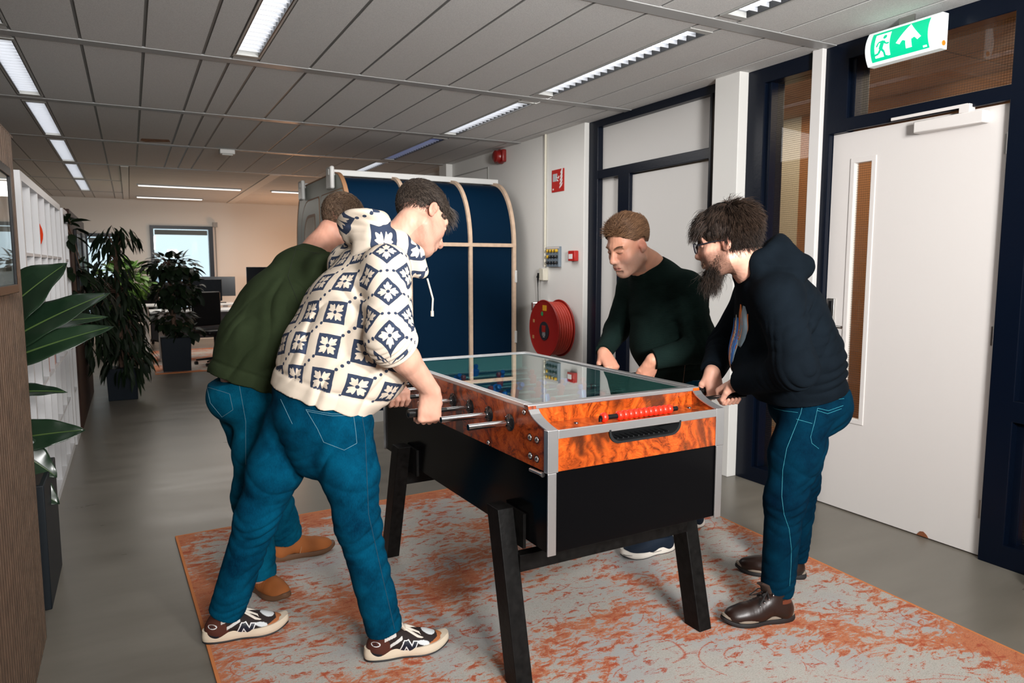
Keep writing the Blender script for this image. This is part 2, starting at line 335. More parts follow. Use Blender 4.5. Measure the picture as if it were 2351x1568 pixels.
# ================================================================== LUMINAIRES
em = NB('lit_louvre'); em.b.inputs['Base Color'].default_value = (.8, .8, .8, 1)
x, y, z = em.sepxyz(em.tc.outputs['Object'])
fr_ = em.math('FRACT', em.math('MULTIPLY', y, 14.)); st = em.ramp(fr_, [(0, (.50, .53, .60)), (.25, (1, 1, 1)), (.85, (1, 1, 1)), (1, (.6, .63, .7))])
em.put(em.b.inputs['Emission Color'], st); em.b.inputs['Emission Strength'].default_value = 2.3
emd = mat('dim_louvre', (.35, .38, .42), .25, .6, emis=(.62, .72, .9), es=.35)
emb = mat('blue_reflector', (.02, .10, .5), .2, .7, emis=(.01, .12, .62), es=.5)
darkslot = mat('luminaire_edge', (.03, .03, .03), .4, .5); frame_m = mat('luminaire_frame', (.42, .42, .40), .45)
def luminaire(x0, x1, y0, y1, label, mats=None, group='recessed ceiling lights'):
    cx_, cy_ = (x0 + x1) / 2, (y0 + y1) / 2
    t = thing('ceiling_light', label, 'ceiling light', (cx_, cy_, ZC), 0, group)
    m = MB(); z0, z1 = ZC - .004, ZC + .09
    m.box(x0 - .0, x0 + .010, y0 - .04, y1 + .04, z0, z1).box(x1 - .010, x1, y0 - .04, y1 + .04, z0, z1).box(x0, x1, y0 - .04, y0, z0, z1).box(x0, x1, y1, y1 + .04, z0, z1)
    m.build('frame', frame_m, t, smooth=0)
    m = MB(); m.box(x0 + .010, x0 + .016, y0, y1, z0 + .001, z1).box(x1 - .016, x1 - .010, y0, y1, z0 + .001, z1); m.build('reflector_edge', darkslot, t, smooth=0)
    m = MB(); m.box(x0 + .016, x1 - .016, y0, y1, ZC + .03, ZC + .036); m.build('diffuser', mats or em.m, t, smooth=0)
    m = MB(); n = int((y1 - y0) / .0714); xa_, xb_ = x0 + .0165, x1 - .0165; pl = [(xa_, y0)]
    for k in range(1, n): yy = y0 + (y1 - y0) * k / n; pl += [(xa_ + .001, yy - .0015), (xb_, yy - .0015), (xb_, yy + .0015), (xa_ + .001, yy + .0015)]
    m.prism(pl + [(xa_, y1)], .024, 'z', ZC + .004)
    m.build('louvre', mat('louvre_metal', (.62, .64, .68), .3, .3), t, smooth=0)
    return t
def slotpair(xa, xb, names):
    for (y0, y1), (lab, mm) in names: luminaire(xa, xb, y0, y1, lab, mm)
slotpair(2.645, 2.80, [((1.15, 2.73), ('long recessed ceiling light nearest the exit sign, cut by the top edge', None)), ((3.02, 4.59), ('long recessed ceiling light above the navy framed panel wall', None)),
    ((4.90, 6.35), ('recessed ceiling light between the long one and the blue tinted one', None)), ((6.63, 8.15), ('recessed ceiling light with a blue lit reflector', [emb])), ((8.45, 10.0), ('far recessed ceiling light just above the blue booth', None))])
slotpair(.595, .75, [((3.03, 4.585), ('large bright recessed ceiling light at the top left of centre', None)), ((1.15, 2.70), ('recessed ceiling light overhead beside the striding man', None))])
slotpair(-.655, -.50, [((2.95, 4.58), ('recessed ceiling light at the left edge, nearest of the left row', None)), ((4.90, 6.33), ('second recessed ceiling light of the left row, above the bookcase front', None)), ((6.62, 8.15), ('third recessed ceiling light of the left row', None)), ((8.45, 10.05), ('fourth recessed ceiling light of the left row', None))])
for k, (y0, y1) in enumerate(((10.33, 11.9), (12.14, 13.75))):
    luminaire(-.655, -.50, y0, y1, ['fifth recessed ceiling light of the left row, past the cross beam', 'last recessed ceiling light of the left row beside the rear wall'][k])
for (x0, x1, yy, lab) in ((.15, 1.65, 12.36, 'thin linear ceiling light nearer the rear window'), (.15, 1.25, 14.45, 'thin linear ceiling light closest to the rear wall'), (2.10, 3.4, 12.36, 'thin linear ceiling light left of the booth top')):
    t = thing('linear_ceiling_light', lab, 'ceiling light', ((x0 + x1) / 2, yy, ZC))
    m = MB(); m.box(x0, x1, yy - .05, yy + .05, ZC - .02, ZC + .02); m.build('housing', bandm, t, smooth=0)
    m = MB(); m.box(x0 + .02, x1 - .02, yy - .04, yy + .04, ZC - .028, ZC - .019); m.build('diffuser', mat('lit_strip', (.8, .8, .8), .5, emis=(1, .97, .92), es=1.6), t, smooth=0)
# plain end tiles closing the slots
m = MB()
for a, b in slots:
    runs = {2.645: [(-5, 1.11), (2.77, 2.82), (2.91, 2.98), (4.63, 4.70), (4.80, 4.86), (6.39, 6.44), (6.54, 6.59), (8.19, 8.25), (8.35, 8.41), (10.04, 10.15)], .595: [(-5, 1.11), (2.74, 2.82), (2.91, 2.99), (4.625, 4.70), (4.80, 6.44), (6.54, 8.25), (8.35, 10.15)],
            -.655: [(-5, 2.91), (4.62, 4.70), (4.80, 4.86), (6.37, 6.44), (6.54, 6.58), (8.19, 8.25), (8.35, 8.41), (10.09, 10.15), (13.96, 15.18)]}[a]
    for y0, y1 in runs: m.box(a + .009, b - .009, y0, y1, ZC, ZC + .03)
m.build('filler_tile', tile_m, ceil, smooth=0)
# small detector on the ceiling and the water stain
m = MB(); m.box(.90, 1.05, 8.25, 8.35, ZC - .05, ZC - .004).box(.92, 1.03, 8.27, 8.33, ZC - .062, ZC - .05); tag(m.build('motion_sensor', white, bevel=.008), 'small white box sensor on the ceiling grid above the middle aisle', 'sensor')
m = MB(); m.add([(.16, 7.98, ZC - .0006), (.40, 7.93, ZC - .0006), (.42, 8.08, ZC - .0006), (.20, 8.18, ZC - .0006), (.15, 8.12, ZC - .0006)], [(0, 1, 2, 3, 4)]); m.build('water_stain', mat('stain', (.30, .15, .08), .9, var=.5, vscale=30), ceil, smooth=0)
# ================================================================== EXIT SIGN
ex = thing('exit_sign', 'lit green emergency exit sign with running figure and up arrow above the door', 'exit sign', (3.45, 2.335, 2.53))
ex.rotation_euler = (0, 0, 0)
yL, yR, zt_, zb_ = 2.525, 2.145, 2.618, 2.452
def exx(v): return 3.452 - .030 * (1 - (2 * v - 1) ** 2)        # bowed face
def exface(m, poly, off, mi=0, nseg=1):
    vs = [(exx(v) - off, yL + (yR - yL) * u, zb_ + (zt_ - zb_) * v) for u, v in poly]; m.add(vs, [tuple(range(len(vs)))], mi)
m = MB(); N = 10
pf = [(exx(i / N), zb_ + (zt_ - zb_) * i / N) for i in range(N + 1)]
prof = pf + [(3.50, zt_), (3.50, zb_)]
m.prism(prof, yR - yL, 'y', yL); m.build('housing', mat('sign_housing', (.80, .82, .83), .3, emis=(.72, .88, .85), es=.30), ex, smooth=30)
m = MB(); m.box(3.475, 3.485, 2.30, 2.38, 2.618, 2.665); m.build('mount', steel, ex, smooth=0)
green = mat('sign_green', (0, .5, .25), .4, emis=(.0, .47, .22), es=.62); lit = mat('sign_white', (.9, .95, .92), .4, emis=(.85, 1, .92), es=.95)
m = MB()
for i in range(N):
    v0, v1 = .08 + .84 * i / N, .08 + .84 * (i + 1) / N; exface(m, [(.085, v0), (.875, v0), (.875, v1), (.085, v1)], .0016)
m.build('green_panel', green, ex, smooth=0)
def strips(m, poly, off, mi=0, n=14):           # clip a polygon in thin horizontal strips so that it follows the bow
    vs = [p[1] for p in poly]; lo, hi = min(vs), max(vs)
    for i in range(n):
        a, b = lo + (hi - lo) * i / n, lo + (hi - lo) * (i + 1) / n
        q = poly
        for lim, sg in ((a, 1), (b, -1)):
            out = []
            for j in range(len(q)):
                p0, p1 = q[j - 1], q[j]; i0, i1 = sg * (p0[1] - lim) >= -1e-9, sg * (p1[1] - lim) >= -1e-9
                if i0 != i1:
                    t_ = (lim - p0[1]) / (p1[1] - p0[1]); out.append((p0[0] + (p1[0] - p0[0]) * t_, lim))
                if i1: out.append(p1)
            q = out
            if not q: break
        if len(q) > 2: exface(m, q, off, mi)
m = MB(); strips(m, [(.145, .17), (.36, .17), (.36, .85), (.145, .85)], .0026); m.build('doorway_symbol', lit, ex, smooth=0); m = MB()
for poly in ([(.58, .22), (.66, .22), (.66, .56), (.58, .56)], [(.45, .44), (.62, .90), (.62, .70), (.50, .38)], [(.62, .90), (.79, .44), (.74, .38), (.62, .70)], [(.56, .45), (.68, .45), (.62, .80)], [(.50, .47), (.74, .47), (.70, .60), (.62, .86), (.54, .60)]): strips(m, poly, .0026)
m.build('up_arrow', lit, ex, smooth=0)
m = MB(); strips(m, [(.80, .12), (.85, .12), (.85, .17), (.80, .17)], .0026); m.build('maker_mark', lit, ex, smooth=0)
m = MB()
def bar(a, b, w):
    a, b = Vector(a), Vector(b); d = (b - a).normalized(); nrm = Vector((-d.y, d.x)) * w; nrm.x *= .45; strips(m, [tuple(a + nrm), tuple(b + nrm), tuple(b - nrm), tuple(a - nrm)], .0034, n=6)
cxh, cyh = .285, .735; strips(m, [(cxh + .028 * math.cos(t), cyh + .062 * math.sin(t)) for t in [k * math.pi / 6 for k in range(12)]], .0034, n=6)
for a, b, w in (((.265, .63), (.235, .40), .065), ((.265, .62), (.20, .60), .028), ((.20, .60), (.175, .48), .026), ((.27, .62), (.31, .52), .028), ((.31, .52), (.355, .52), .026), ((.235, .42), (.28, .30), .036), ((.28, .30), (.285, .17), .032), ((.285, .17), (.32, .16), .028), ((.235, .40), (.20, .28), .036), ((.20, .28), (.13, .25), .03), ((.13, .25), (.125, .33), .026)): bar(a, b, w)
m.build('running_figure', green, ex, smooth=0)
m = MB(); m.lathe([(.0, 0), (.012, 0), (.012, .004), (.0, .005)], (3.47, yR, 2.478), (0, -1, 0), 16); m.build('test_button', mat('amber', (.7, .25, .02), .4), ex)
# ================================================================== RUG
g = NB('rug_pile'); o = g.tc.outputs['Object']
wv = g.noise(o, 2.2, 2); warp = g.n('Mix', data_type='RGBA'); warp.blend_type = 'ADD'; warp.inputs['Factor'].default_value = .12
g.put(warp.inputs['A'], o); g.put(warp.inputs['B'], wv.outputs['Color']); ov = warp.outputs['Result']
big = g.noise(g.mapping(ov, (1.2, 1.5, 1), loc=(3.1, 1.7, 0)), 1.6, 3, .5).outputs['Fac']            # large rusty zones
med = g.noise(g.mapping(ov, (.75, 1.5, 1), (0, 0, .12)), 19, 6, .75, .5).outputs['Fac']                # blotches
fine = g.noise(g.mapping(o, (1, 2.2, 1)), 120, 4, .8).outputs['Fac']                                       # worn pile
vo = g.n('TexVoronoi', feature='DISTANCE_TO_EDGE'); g.put(vo.inputs['Vector'], ov); vo.inputs['Scale'].default_value = 4.4
ring = g.n('TexVoronoi'); g.put(ring.inputs['Vector'], ov); ring.inputs['Scale'].default_value = 3.6
rg = g.math('ABSOLUTE', g.math('SUBTRACT', g.math('PINGPONG', g.math('MULTIPLY', ring.outputs['Distance'], 2.2), .5), .25))
brk = g.noise(ov, 5.5, 3).outputs['Fac']; grain = g.noise(g.mapping(o, (1, 2.0, 1)), 330, 2, .7).outputs['Fac']
spk = g.math('ADD', g.math('MULTIPLY', fine, .6), g.math('MULTIPLY', grain, .4))
lines = g.math('MULTIPLY', g.math('LESS_THAN', g.math('ADD', rg, g.math('MULTIPLY', spk, .20)), .112), g.math('GREATER_THAN', brk, .545))
bx, by, bz = g.sepxyz(g.tc.outputs['UV'])
def edge(c): return g.math('MINIMUM', c, g.math('SUBTRACT', 1., c))
ed = g.math('MINIMUM', g.math('MULTIPLY', edge(bx), 2.8), g.math('MULTIPLY', edge(by), 3.2))
bord = g.ramp(ed, [(0, (.10,) * 3), (.05, (.07,) * 3), (.11, (.05,) * 3), (.15, (.0,) * 3)])
s1 = g.math('ADD', g.math('ADD', g.math('MULTIPLY', big, .55), g.math('MULTIPLY', med, .80)), g.math('ADD', g.math('MULTIPLY', spk, .50), bord))     # centre about .95
om = g.math('GREATER_THAN', s1, .955)
rm = g.math('MULTIPLY', g.math('GREATER_THAN', g.math('ADD', med, g.math('MULTIPLY', spk, .85)), 1.015), .85)
basec = g.ramp(g.math('ADD', g.math('MULTIPLY', spk, .8), g.math('MULTIPLY', med, .2)), [(.36, (.17, .125, .105)), (.44, (.38, .36, .32)), (.58, (.52, .50, .46))])
grey = g.mix(g.ramp(g.noise(ov, 2.6, 2).outputs['Fac'], [(.45, (0,) * 3), (.62, (.75,) * 3)]), basec, (.37, .37, .37))
c = g.mix(g.math('MULTIPLY', om, .9), grey, g.ramp(spk, [(.38, (.30, .07, .02)), (.56, (.60, .175, .05))]))
c = g.mix(g.math('MULTIPLY', lines, .85), c, (.42, .085, .03))
c = g.mix(rm, c, (.36, .05, .018))
c = g.mix(g.math('LESS_THAN', ed, .012), c, (.60, .20, .06))
g.base(c); g.b.inputs['Roughness'].default_value = .95; g.bump(spk, .5, .003)
def rug(name, corners, label, th=.009):
    me = bpy.data.meshes.new(name); n = 24; v = []; f = []
    c0, c1, c2, c3 = [Vector((*c, 0)) for c in corners]
    for j in range(n + 1):
        for i in range(n + 1):
            a, b = i / n, j / n; p = c0.lerp(c1, a).lerp(c3.lerp(c2, a), b); v.append((p.x, p.y, th))
    N1 = n + 1
    for j in range(n):
        for i in range(n): f.append((j * N1 + i, j * N1 + i + 1, (j + 1) * N1 + i + 1, (j + 1) * N1 + i))
    per = [i for i in range(N1)] + [j * N1 + n for j in range(1, N1)] + [n * N1 + i for i in range(n - 1, -1, -1)] + [j * N1 for j in range(n - 1, 0, -1)]
    k = len(v)
    for i in per: v.append((v[i][0], v[i][1], .0005))
    for i in range(len(per)): f.append((per[i], k + i, k + (i + 1) % len(per), per[(i + 1) % len(per)]))
    me.from_pydata(v, [], f); uv = me.uv_layers.new(name='UVMap')
    for l in me.loops:
        i = l.vertex_index
        if i >= k: i = per[i - k]
        uv.data[l.index].uv = ((i % N1) / n, (i // N1) / n)
    me.materials.append(g.m); ob = bpy.data.objects.new(name, me); COL.objects.link(ob); tag(ob, label, 'rug'); return ob
rug('rug', [(.245, .95), (2.80, .95), (2.945, 4.16), (.139, 4.03)], 'large distressed orange and grey rug under the football table')
rug('rug', [(.225, 10.42), (1.9, 10.5), (1.9, 13.4), (.25, 13.3)], 'pale pink rug with orange edge under the square plant pot')
# ================================================================== FOOTBALL TABLE (local frame, origin near left corner on the floor)
TW, TL = .752, 1.54
T = thing('football_table', 'walnut veneer football table with glass top, aluminium trim and black slanted legs', 'football table', (1.128, 1.875, .009), .025)
g = NB('walnut_burl'); o = g.tc.outputs['Object']
wq = g.noise(o, 3.0, 3, .6); mxv = g.n('Mix', data_type='RGBA'); mxv.blend_type = 'ADD'; mxv.inputs['Factor'].default_value = .35; g.put(mxv.inputs['A'], o); g.put(mxv.inputs['B'], wq.outputs['Color'])
bands_ = g.n('TexWave'); g.put(bands_.inputs['Vector'], mxv.outputs['Result']); bands_.inputs['Scale'].default_value = 6; bands_.inputs['Distortion'].default_value = 9; bands_.inputs['Detail'].default_value = 3; bands_.inputs['Detail Scale'].default_value = 1.6
burl = g.noise(mxv.outputs['Result'], 55, 6, .75, 1.5).outputs['Fac']; zone = g.noise(g.mapping(o, (5, 5, 2.2)), 1.3, 3, .6, .8).outputs['Fac']
cw = g.ramp(g.math('ADD', g.math('MULTIPLY', bands_.outputs['Fac'], .16), g.math('MULTIPLY', burl, .84)), [(.32, (.09, .015, .003)), (.46, (.31, .047, .006)), (.58, (.45, .076, .009)), (.74, (.58, .13, .018))])
cw = g.mix(g.ramp(g.math('ADD', zone, g.math('MULTIPLY', burl, .25)), [(.66, (0, 0, 0)), (.74, (.85,) * 3)]), cw, (.035, .010, .004))
g.base(cw); g.b.inputs['Roughness'].default_value = .22; g.b.inputs['Coat Weight'].default_value = .5; g.b.inputs['Coat Roughness'].default_value = .12; walnut = g.m
cab = mat('black_laminate', (.002, .002, .0025), .14, spec=.14)
legm = mat('black_stained_oak', (.0045, .0042, .004), 0.5, spec=.15, bump=.4, bscale=60, var=.6, vscale=40)
L = dict(parent=T, local=True)
ZB, ZM, ZS, ZT = .495, .764, .896, .958      # T sits 9 mm up on the rug
m = MB(); m.box(.008, TW - .008, .006, TL - .006, ZB, ZM - .001); m.build('cabinet', cab, bevel=.002, smooth=0, **L)
# side panels with swept ends
def sideprof(inset=0.):
    c = [(0, ZM)] ; c += [(0 + inset, ZS - inset)]
    for k in range(9):
        t = k / 8 * math.pi / 2; c.append((.13 - .13 * math.cos(t) ** 1.0 if False else .125 * math.sin(t) ** 2.2 + inset, ZS + (ZT - ZS) * (1 - math.cos(t)) ** 1.25 - inset))
    far = [(TL - y, z) for y, z in c[::-1]]
    return c + far
for x in (0, TW - .03):
    m = MB(); m.prism(sideprof(), .03, 'x', x); m.build('side_panel', walnut, smooth=30, **L)
# aluminium edging on swept edges, one strip per corner
for x in (-.002, TW - .036):
    for fl in (0, 1):
        c = sideprof()[1:10]; m = MB(); pts = c
        for (a, b) in zip(pts[:-1], pts[1:]):
            ya, yb = (a[0], b[0]) if not fl else (TL - a[0], TL - b[0]); e = .0035
            d = Vector((b[0] - a[0], b[1] - a[1])); n_ = Vector((-d.y, d.x)).normalized() * e; sg = -1 if fl else 1
            m.hexa([(x, ya, a[1]), (x + .038, ya, a[1]), (x + .038, ya + sg * n_.x, a[1] + n_.y), (x, ya + sg * n_.x, a[1] + n_.y)], [(x, yb, b[1]), (x + .038, yb, b[1]), (x + .038, yb + sg * n_.x, b[1] + n_.y), (x, yb + sg * n_.x, b[1] + n_.y)])
        m.build('edge_trim', alu, smooth=50, **L)
for x0, x1, y0 in ((-.004, .036, -.004), (TW - .036, TW + .004, -.004), (-.004, .036, TL - .0), (TW - .036, TW + .004, TL - .0)):
    yo = (y0, y0 + .004); s0 = 1 if y0 < 0 else -1; xe = x0 if x0 < 0 else x1 - .004
    m = MB(); m.box(x0, x1, yo[0], yo[1], ZM - .002, ZS + .004); m.box(xe, xe + .004, min(yo[0], yo[0] + s0 * .02), max(yo[1], yo[1] + s0 * .02), ZM - .002, ZS + .0035); m.build('corner_trim', alu, bevel=.0015, smooth=0, **L)
    m = MB(); m.box(x0 + (.002 if x0 < 0 else .006), x1 - (.006 if x0 < 0 else .002), yo[0] + .001, yo[1] + (.003 if y0 < 0 else 0), ZB - .004, ZM - .003); m.build('corner_trim', alu, bevel=.0015, smooth=0, **L)
for fl in (0, 1):
    Y = (lambda a, b: (a, b)) if not fl else (lambda a, b: (TL - b, TL - a))
    y0, y1 = Y(.0, .012)
    # front board with cut-out for the ball return
    m = MB(); tx0, tx1, tz = (.235, .548, .827) if not fl else (5, 5, .827)
    if fl: m.box(.03, TW - .03, y0, y1, ZM, ZS - .022)
    else:
        pl = [(.03, ZM), (TW - .03, ZM), (TW - .03, ZS - .02), (tx1, ZS - .02)]
        for k in range(9): a = k / 8 * math.pi / 2; pl.append((tx1 - .045 + .045 * math.cos(a), tz + .04 - .04 * math.sin(a)))
        for k in range(9): a = k / 8 * math.pi / 2; pl.append((tx0 + .045 - .045 * math.sin(a), tz + .04 - .04 * math.cos(a)))
        pl += [(tx0, ZS - .02), (.03, ZS - .02)]
        m.prism(pl, .012, 'y', y0)
    m.build('front_board', walnut, smooth=0, **L)
    ya, yb = Y(-.003, .004); m = MB(); m.box(.036, TW - .036, ya, yb, ZS - .026, ZS + .002); m.build('shelf_edge_trim', alu, bevel=.0015, smooth=0, **L)
    ya, yb = Y(.004, .130); m = MB(); m.box(.03, TW - .03, ya, yb, ZS - .018, ZS - .002); m.build('end_shelf', walnut, smooth=0, **L)
    ya, yb = Y(.128, .146); m = MB(); m.box(.03, TW - .03, ya, yb, ZS - .01, ZT - .012); m.build('end_board', walnut, smooth=0, **L)
    ya, yb = Y(.124, .152); m = MB(); m.box(.0, TW, ya, yb, ZT - .014, ZT + .001); m.build('top_rail', alu, bevel=.002, smooth=0, **L)
m = MB(); pl = [(.235, ZS - .022)]                # black ball tray recess
inn = []
for k in range(9): a = k / 8 * math.pi / 2; inn.append((.548 - .045 + .045 * math.cos(a), .867 - .04 * math.sin(a)))
for k in range(9): a = k / 8 * math.pi / 2; inn.append((.235 + .045 - .045 * math.sin(a), .867 - .04 * math.cos(a)))
outl = [(.548, ZS - .02)] + inn + [(.235, ZS - .02)]
v = [(a, -.004, b) for a, b in outl] + [(a + (.391 - a) * .05, -.004, b + (.007 if 0 < i < len(outl) - 1 else 0)) for i, (a, b) in enumerate(outl)] + [(a + (.391 - a) * .10, .07, b + (.016 if 0 < i < len(outl) - 1 else 0)) for i, (a, b) in enumerate(outl)]
n_ = len(outl); f = []
for i in range(n_ - 1): f += [(i, i + 1, n_ + i + 1, n_ + i), (n_ + i, n_ + i + 1, 2 * n_ + i + 1, 2 * n_ + i)]
f.append(tuple(range(2 * n_, 3 * n_)))
m.add(v, f)
m.build('ball_tray', mat('rubber', (.012, .013, .014), .33), smooth=40, recalc=False, **L)
m = MB()
for k in range(11): x = .275 + k * .022; m.box(x, x + .004, .004, .05, .840, .8435)
m.build('tray_grip', MATS['rubber'], smooth=0, **L)
for x in (-.001, TW - .032):
    m = MB(); m.box(x, x + .033, .15, TL - .15, ZT - .012, ZT + .002); m.build('top_rail', alu, bevel=.002, smooth=0, **L)
tg = glass('table_glass', (.72, .90, .88), 1.62, base=.22)
m = MB(); m.box(.032, TW - .032, .15, TL - .15, ZT - .010, ZT - .004); m.build('glass_top', tg, smooth=0, **L)
lin = mat('inner_lining', (.28, .40, .38), .4)
m = MB(); m.box(.03, .034, .15, TL - .15, .78, ZT - .012).box(TW - .034, TW - .03, .15, TL - .15, .78, ZT - .012).box(.034, TW - .034, .146, .15, .78, ZT - .012).box(.034, TW - .034, TL - .15, TL - .146, .78, ZT - .012); m.build('lining', lin, smooth=0, **L)
g = NB('playfield_green'); x, y, z = g.sepxyz(g.tc.outputs['Object'])
def near(c, v, w): return g.math('LESS_THAN', g.math('ABSOLUTE', g.math('SUBTRACT', c, v)), w)
ln = g.math('MAXIMUM', near(y, TL / 2, .003), near(g.math('POWER', g.math('ADD', g.math('POWER', g.math('SUBTRACT', x, TW / 2), 2.), g.math('POWER', g.math('SUBTRACT', y, TL / 2), 2.)), .5), .10, .003))
g.base(g.mix(ln, (.012, .15, .13), (.7, .7, .7))); g.b.inputs['Roughness'].default_value = .3
m = MB(); m.box(.034, TW - .034, .15, TL - .15, .785, .793); m.build('playfield', g.m, smooth=0, **L)
# rods with figures
redf = mat('red_player', (.50, .035, .02), .3); bluef = mat('blue_player', (.01, .13, .55), .3); grip = mat('black_grip', (.008, .008, .008), .22)
ZR = .880
teams = [('r', 1), ('r', 2), ('b', 3), ('r', 5), ('b', 5), ('r', 3), ('b', 2), ('b', 1)]
shift = [.03, .00, -.04, .02, .01, .0, -.03, .03]
gripped = {3: 'L', 5: 'L', 0: 'R', 2: 'R', 4: 'R', 6: 'R'}
def player(rod, x, y, mt, ang):
    m = MB(); A = Matrix.Translation((x, y, ZR)) @ Matrix.Rotation(ang, 4, 'X')
    m.lathe([(.0, .048), (.010, .044), (.0125, .034), (.009, .026), (.006, .022)], seg=12, mi=0)
    m.lathe([(.007, .024), (.019, .016), (.018, -.004), (.014, -.02), (.013, -.045)], seg=14)
    m.box(-.013, .013, -.007, .007, -.075, -.04); m.box(-.014, .014, -.006, .012, -.086, -.072)
    m.v = [tuple(A @ Vector(p)) for p in m.v]; m.build('player_figure', mt, parent=rod, local=True)
for k, (tm, n) in enumerate(teams):
    y = .244 + .154 * k; dx = shift[k]; left = tm == 'r' or k in (3, 5)
    left = k in (0, 1, 3, 5, 7)
    x0, x1 = (-.13 - abs(dx), TW + .24) if left else (-.10, TW + .25)
    if k == 1: x0 = -.19
    m = MB(); m.tube([(x0, y, ZR), (x1 + .03, y, ZR)], .0082, 14)
    if left: m.tube([(x0 - .0, y, ZR), (-.022, y, ZR)], .0105, 14)
    rod = m.build('rod', chrome, parent=T, local=True)
    for xx, sg in ((0, -1), (TW, 1)):
        m = MB(); m.lathe([(.030, 0), (.030, .003), (.018, .006), (.013, .012), (.0125, .016)], (xx, y, ZR), (sg, 0, 0), 24); m.build('rod_bearing', mat('black_gloss', (.01, .01, .011), .15), **L)
    sp = (TW - .2) / max(1, n - 1) if n > 1 else 0
    for i in range(n):
        xx = TW / 2 + dx + (i - (n - 1) / 2) * [0, 0, .23, .18, 0, .115][n]
        player(rod, xx, y, redf if tm == 'r' else bluef, [.05, .5, -.4, .1, 1.2, -.2, .9, .2][k])
    for xx in (TW / 2 + dx - .27, TW / 2 + dx + .27):
        m = MB()
        for j in range(5): m.lathe([(.009, 0), (.013, .003), (.009, .006)], (xx + j * .006, y, ZR), (1, 0, 0), 12)
        m.build('spring_bumper', chrome if k % 2 else black, parent=rod, local=True)
# black grips where hands hold the rods
for x0, x1, k in ((-.255, -.130, 2), (-.255, -.130, 4), (TW + .26, TW + .38, 0), (TW + .26, TW + .38, 1), (TW + .26, TW + .38, 4), (TW + .26, TW + .38, 6)):
    y = .244 + .154 * k; m = MB(); m.lathe([(.010, 0), (.0165, .004), (.0155, .03), (.0165, .06), (.0155, .09), (.017, abs(x1 - x0) - .006), (.011, abs(x1 - x0))], (x0, y, ZR), (1, 0, 0), 16); m.tube([(x1 - .01, y, ZR), (0 if x0 < 0 else TW, y, ZR)], .0083, 12, 0) if x0 < 0 else m.tube([(TW, y, ZR), (x0 + .01, y, ZR)], .0083, 12)
    m.build('rod_grip', grip, **L)
bolt = mat('bolt_zinc', (.62, .62, .62), .25, 1)
for (y, z, r) in ((.148, .933, .008), (.111, .856, .010), (.067, .857, .010), (.108, .795, .010), (.067, .794, .010), (.403, .775, .008)):
    for xx, sg in ((0, -1), (TW, 1)):
        m = MB(); m.lathe([(r * 1.25, 0), (r * 1.25, .0015)], (xx, y, z), (sg, 0, 0), 20, 1); m.lathe([(r, .0015), (r * .9, .004), (r * .5, .0065), (0, .007)], (xx, y, z), (sg, 0, 0), 20, 0); m.build('bolt', [bolt, black], **L)
m = MB(); m.tube([(-.006, .098, .7525), (-.006, .026, .7545)], .0065, 12); m.lathe([(.0085, 0), (.0085, .01)], (-.006, .030, .7545), (0, -1, 0), 12); m.build('locking_pin', bolt, **L)
for x, y in ((.154, .071), (.662, .079)):
    m = MB(); m.lathe([(.008, 0), (.007, .003), (.0, .004)], (x, y, ZS - .002), (0, 0, 1), 14); m.build('shelf_screw', mat('dark_screw', (.05, .06, .07), .3, .8), **L)
# scoring beads on their bar
m = MB(); m.tube([(.225, .034, .910), (.56, .034, .910)], .0085, 12).tube([(.225, .034, .910), (.225, .034, .898)], .006, 8); sb = m.build('score_bar', black, **L)
for k, x in enumerate([.240] + [.305 + i * .0218 for i in range(11)]):
    m = MB(); m.lathe([(.0095, -.011), (.0145, -.009), (.0170, -.003), (.0170, .003), (.0145, .009), (.0095, .011)], (x, .034, .911), (1, 0, 0), 8); m.build('score_bead', mat('bead_red', (.80, .022, .006), .35), parent=sb, local=True, smooth=50)
# legs: splayed along the length, joined by cross beams
def leg(xo, yt, yf):
    w, d = .062, .085; m = MB(); zt = .588; s_ = (yf - yt) / zt
    a = [(xo, yf - d / 2, 0), (xo + w, yf - d / 2, 0), (xo + w, yf + d / 2, 0), (xo, yf + d / 2, 0)]; b = [(x, y + (yt - yf), zt) for x, y, z in a]
    m.hexa(a, b); m.build('leg', legm, bevel=.003, smooth=0, **L)
    xi = xo + w if xo < 0 else xo - .018; m = MB(); m.box(xi - .0, xi + .018, yt - .06, yt + .05, ZB - .02, zt - .002); 
leg(-.062, .262, .125); leg(TW, .262, .125); leg(-.062, 1.215, 1.395); leg(TW, 1.215, 1.395)
for y in (.19, 1.31):
    m = MB(); m.box(-.004, TW + .004, y - .022, y + .022, .375, .435); m.build('cross_beam', legm, bevel=.002, smooth=0, **L)
for y in (.26, 1.21):
    for xa in (-.003, TW - .008):
        m = MB(); m.box(xa, xa + .011, y - .11, y + .02, ZB - .03, .585); m.build('leg_bracket', legm, smooth=0, **L)
# ================================================================== BOOTH
B = thing('phone_booth', 'dark blue arched booth with plywood ribs and a grey windowed end panel', 'booth', (2.5, 6.24, 0))
YN, YF, ZA, ZTOP = 6.24, 8.45, 1.62, 2.275
ply = mat('plywood_edge', (.58, .42, .30), .55, var=.12, vscale=20); blue = mat('booth_blue', (.0002, .011, .030), .7, spec=.06, bump=.2, bscale=300); greyp = mat('booth_grey', (.30, .33, .29), .45)
pale = mat('booth_pale', (.62, .62, .60), .4); ply_e = mat('plywood_brown', (.30, .15, .07), .6)
def arch(inset=0., n=14, z0=0.):
    r = .5; rz = ZTOP - ZA; p = [(YN + inset, z0)]
    for k in range(n + 1): a = k / n * math.pi / 2; p.append((YN + r - (r - inset) * math.cos(a) ** .9, ZA + (rz - inset) * math.sin(a)))
    for k in range(n, -1, -1): a = k / n * math.pi / 2; p.append((YF - r + (r - inset) * math.cos(a) ** .9, ZA + (rz - inset) * math.sin(a)))
    p.append((YF - inset, z0)); return p
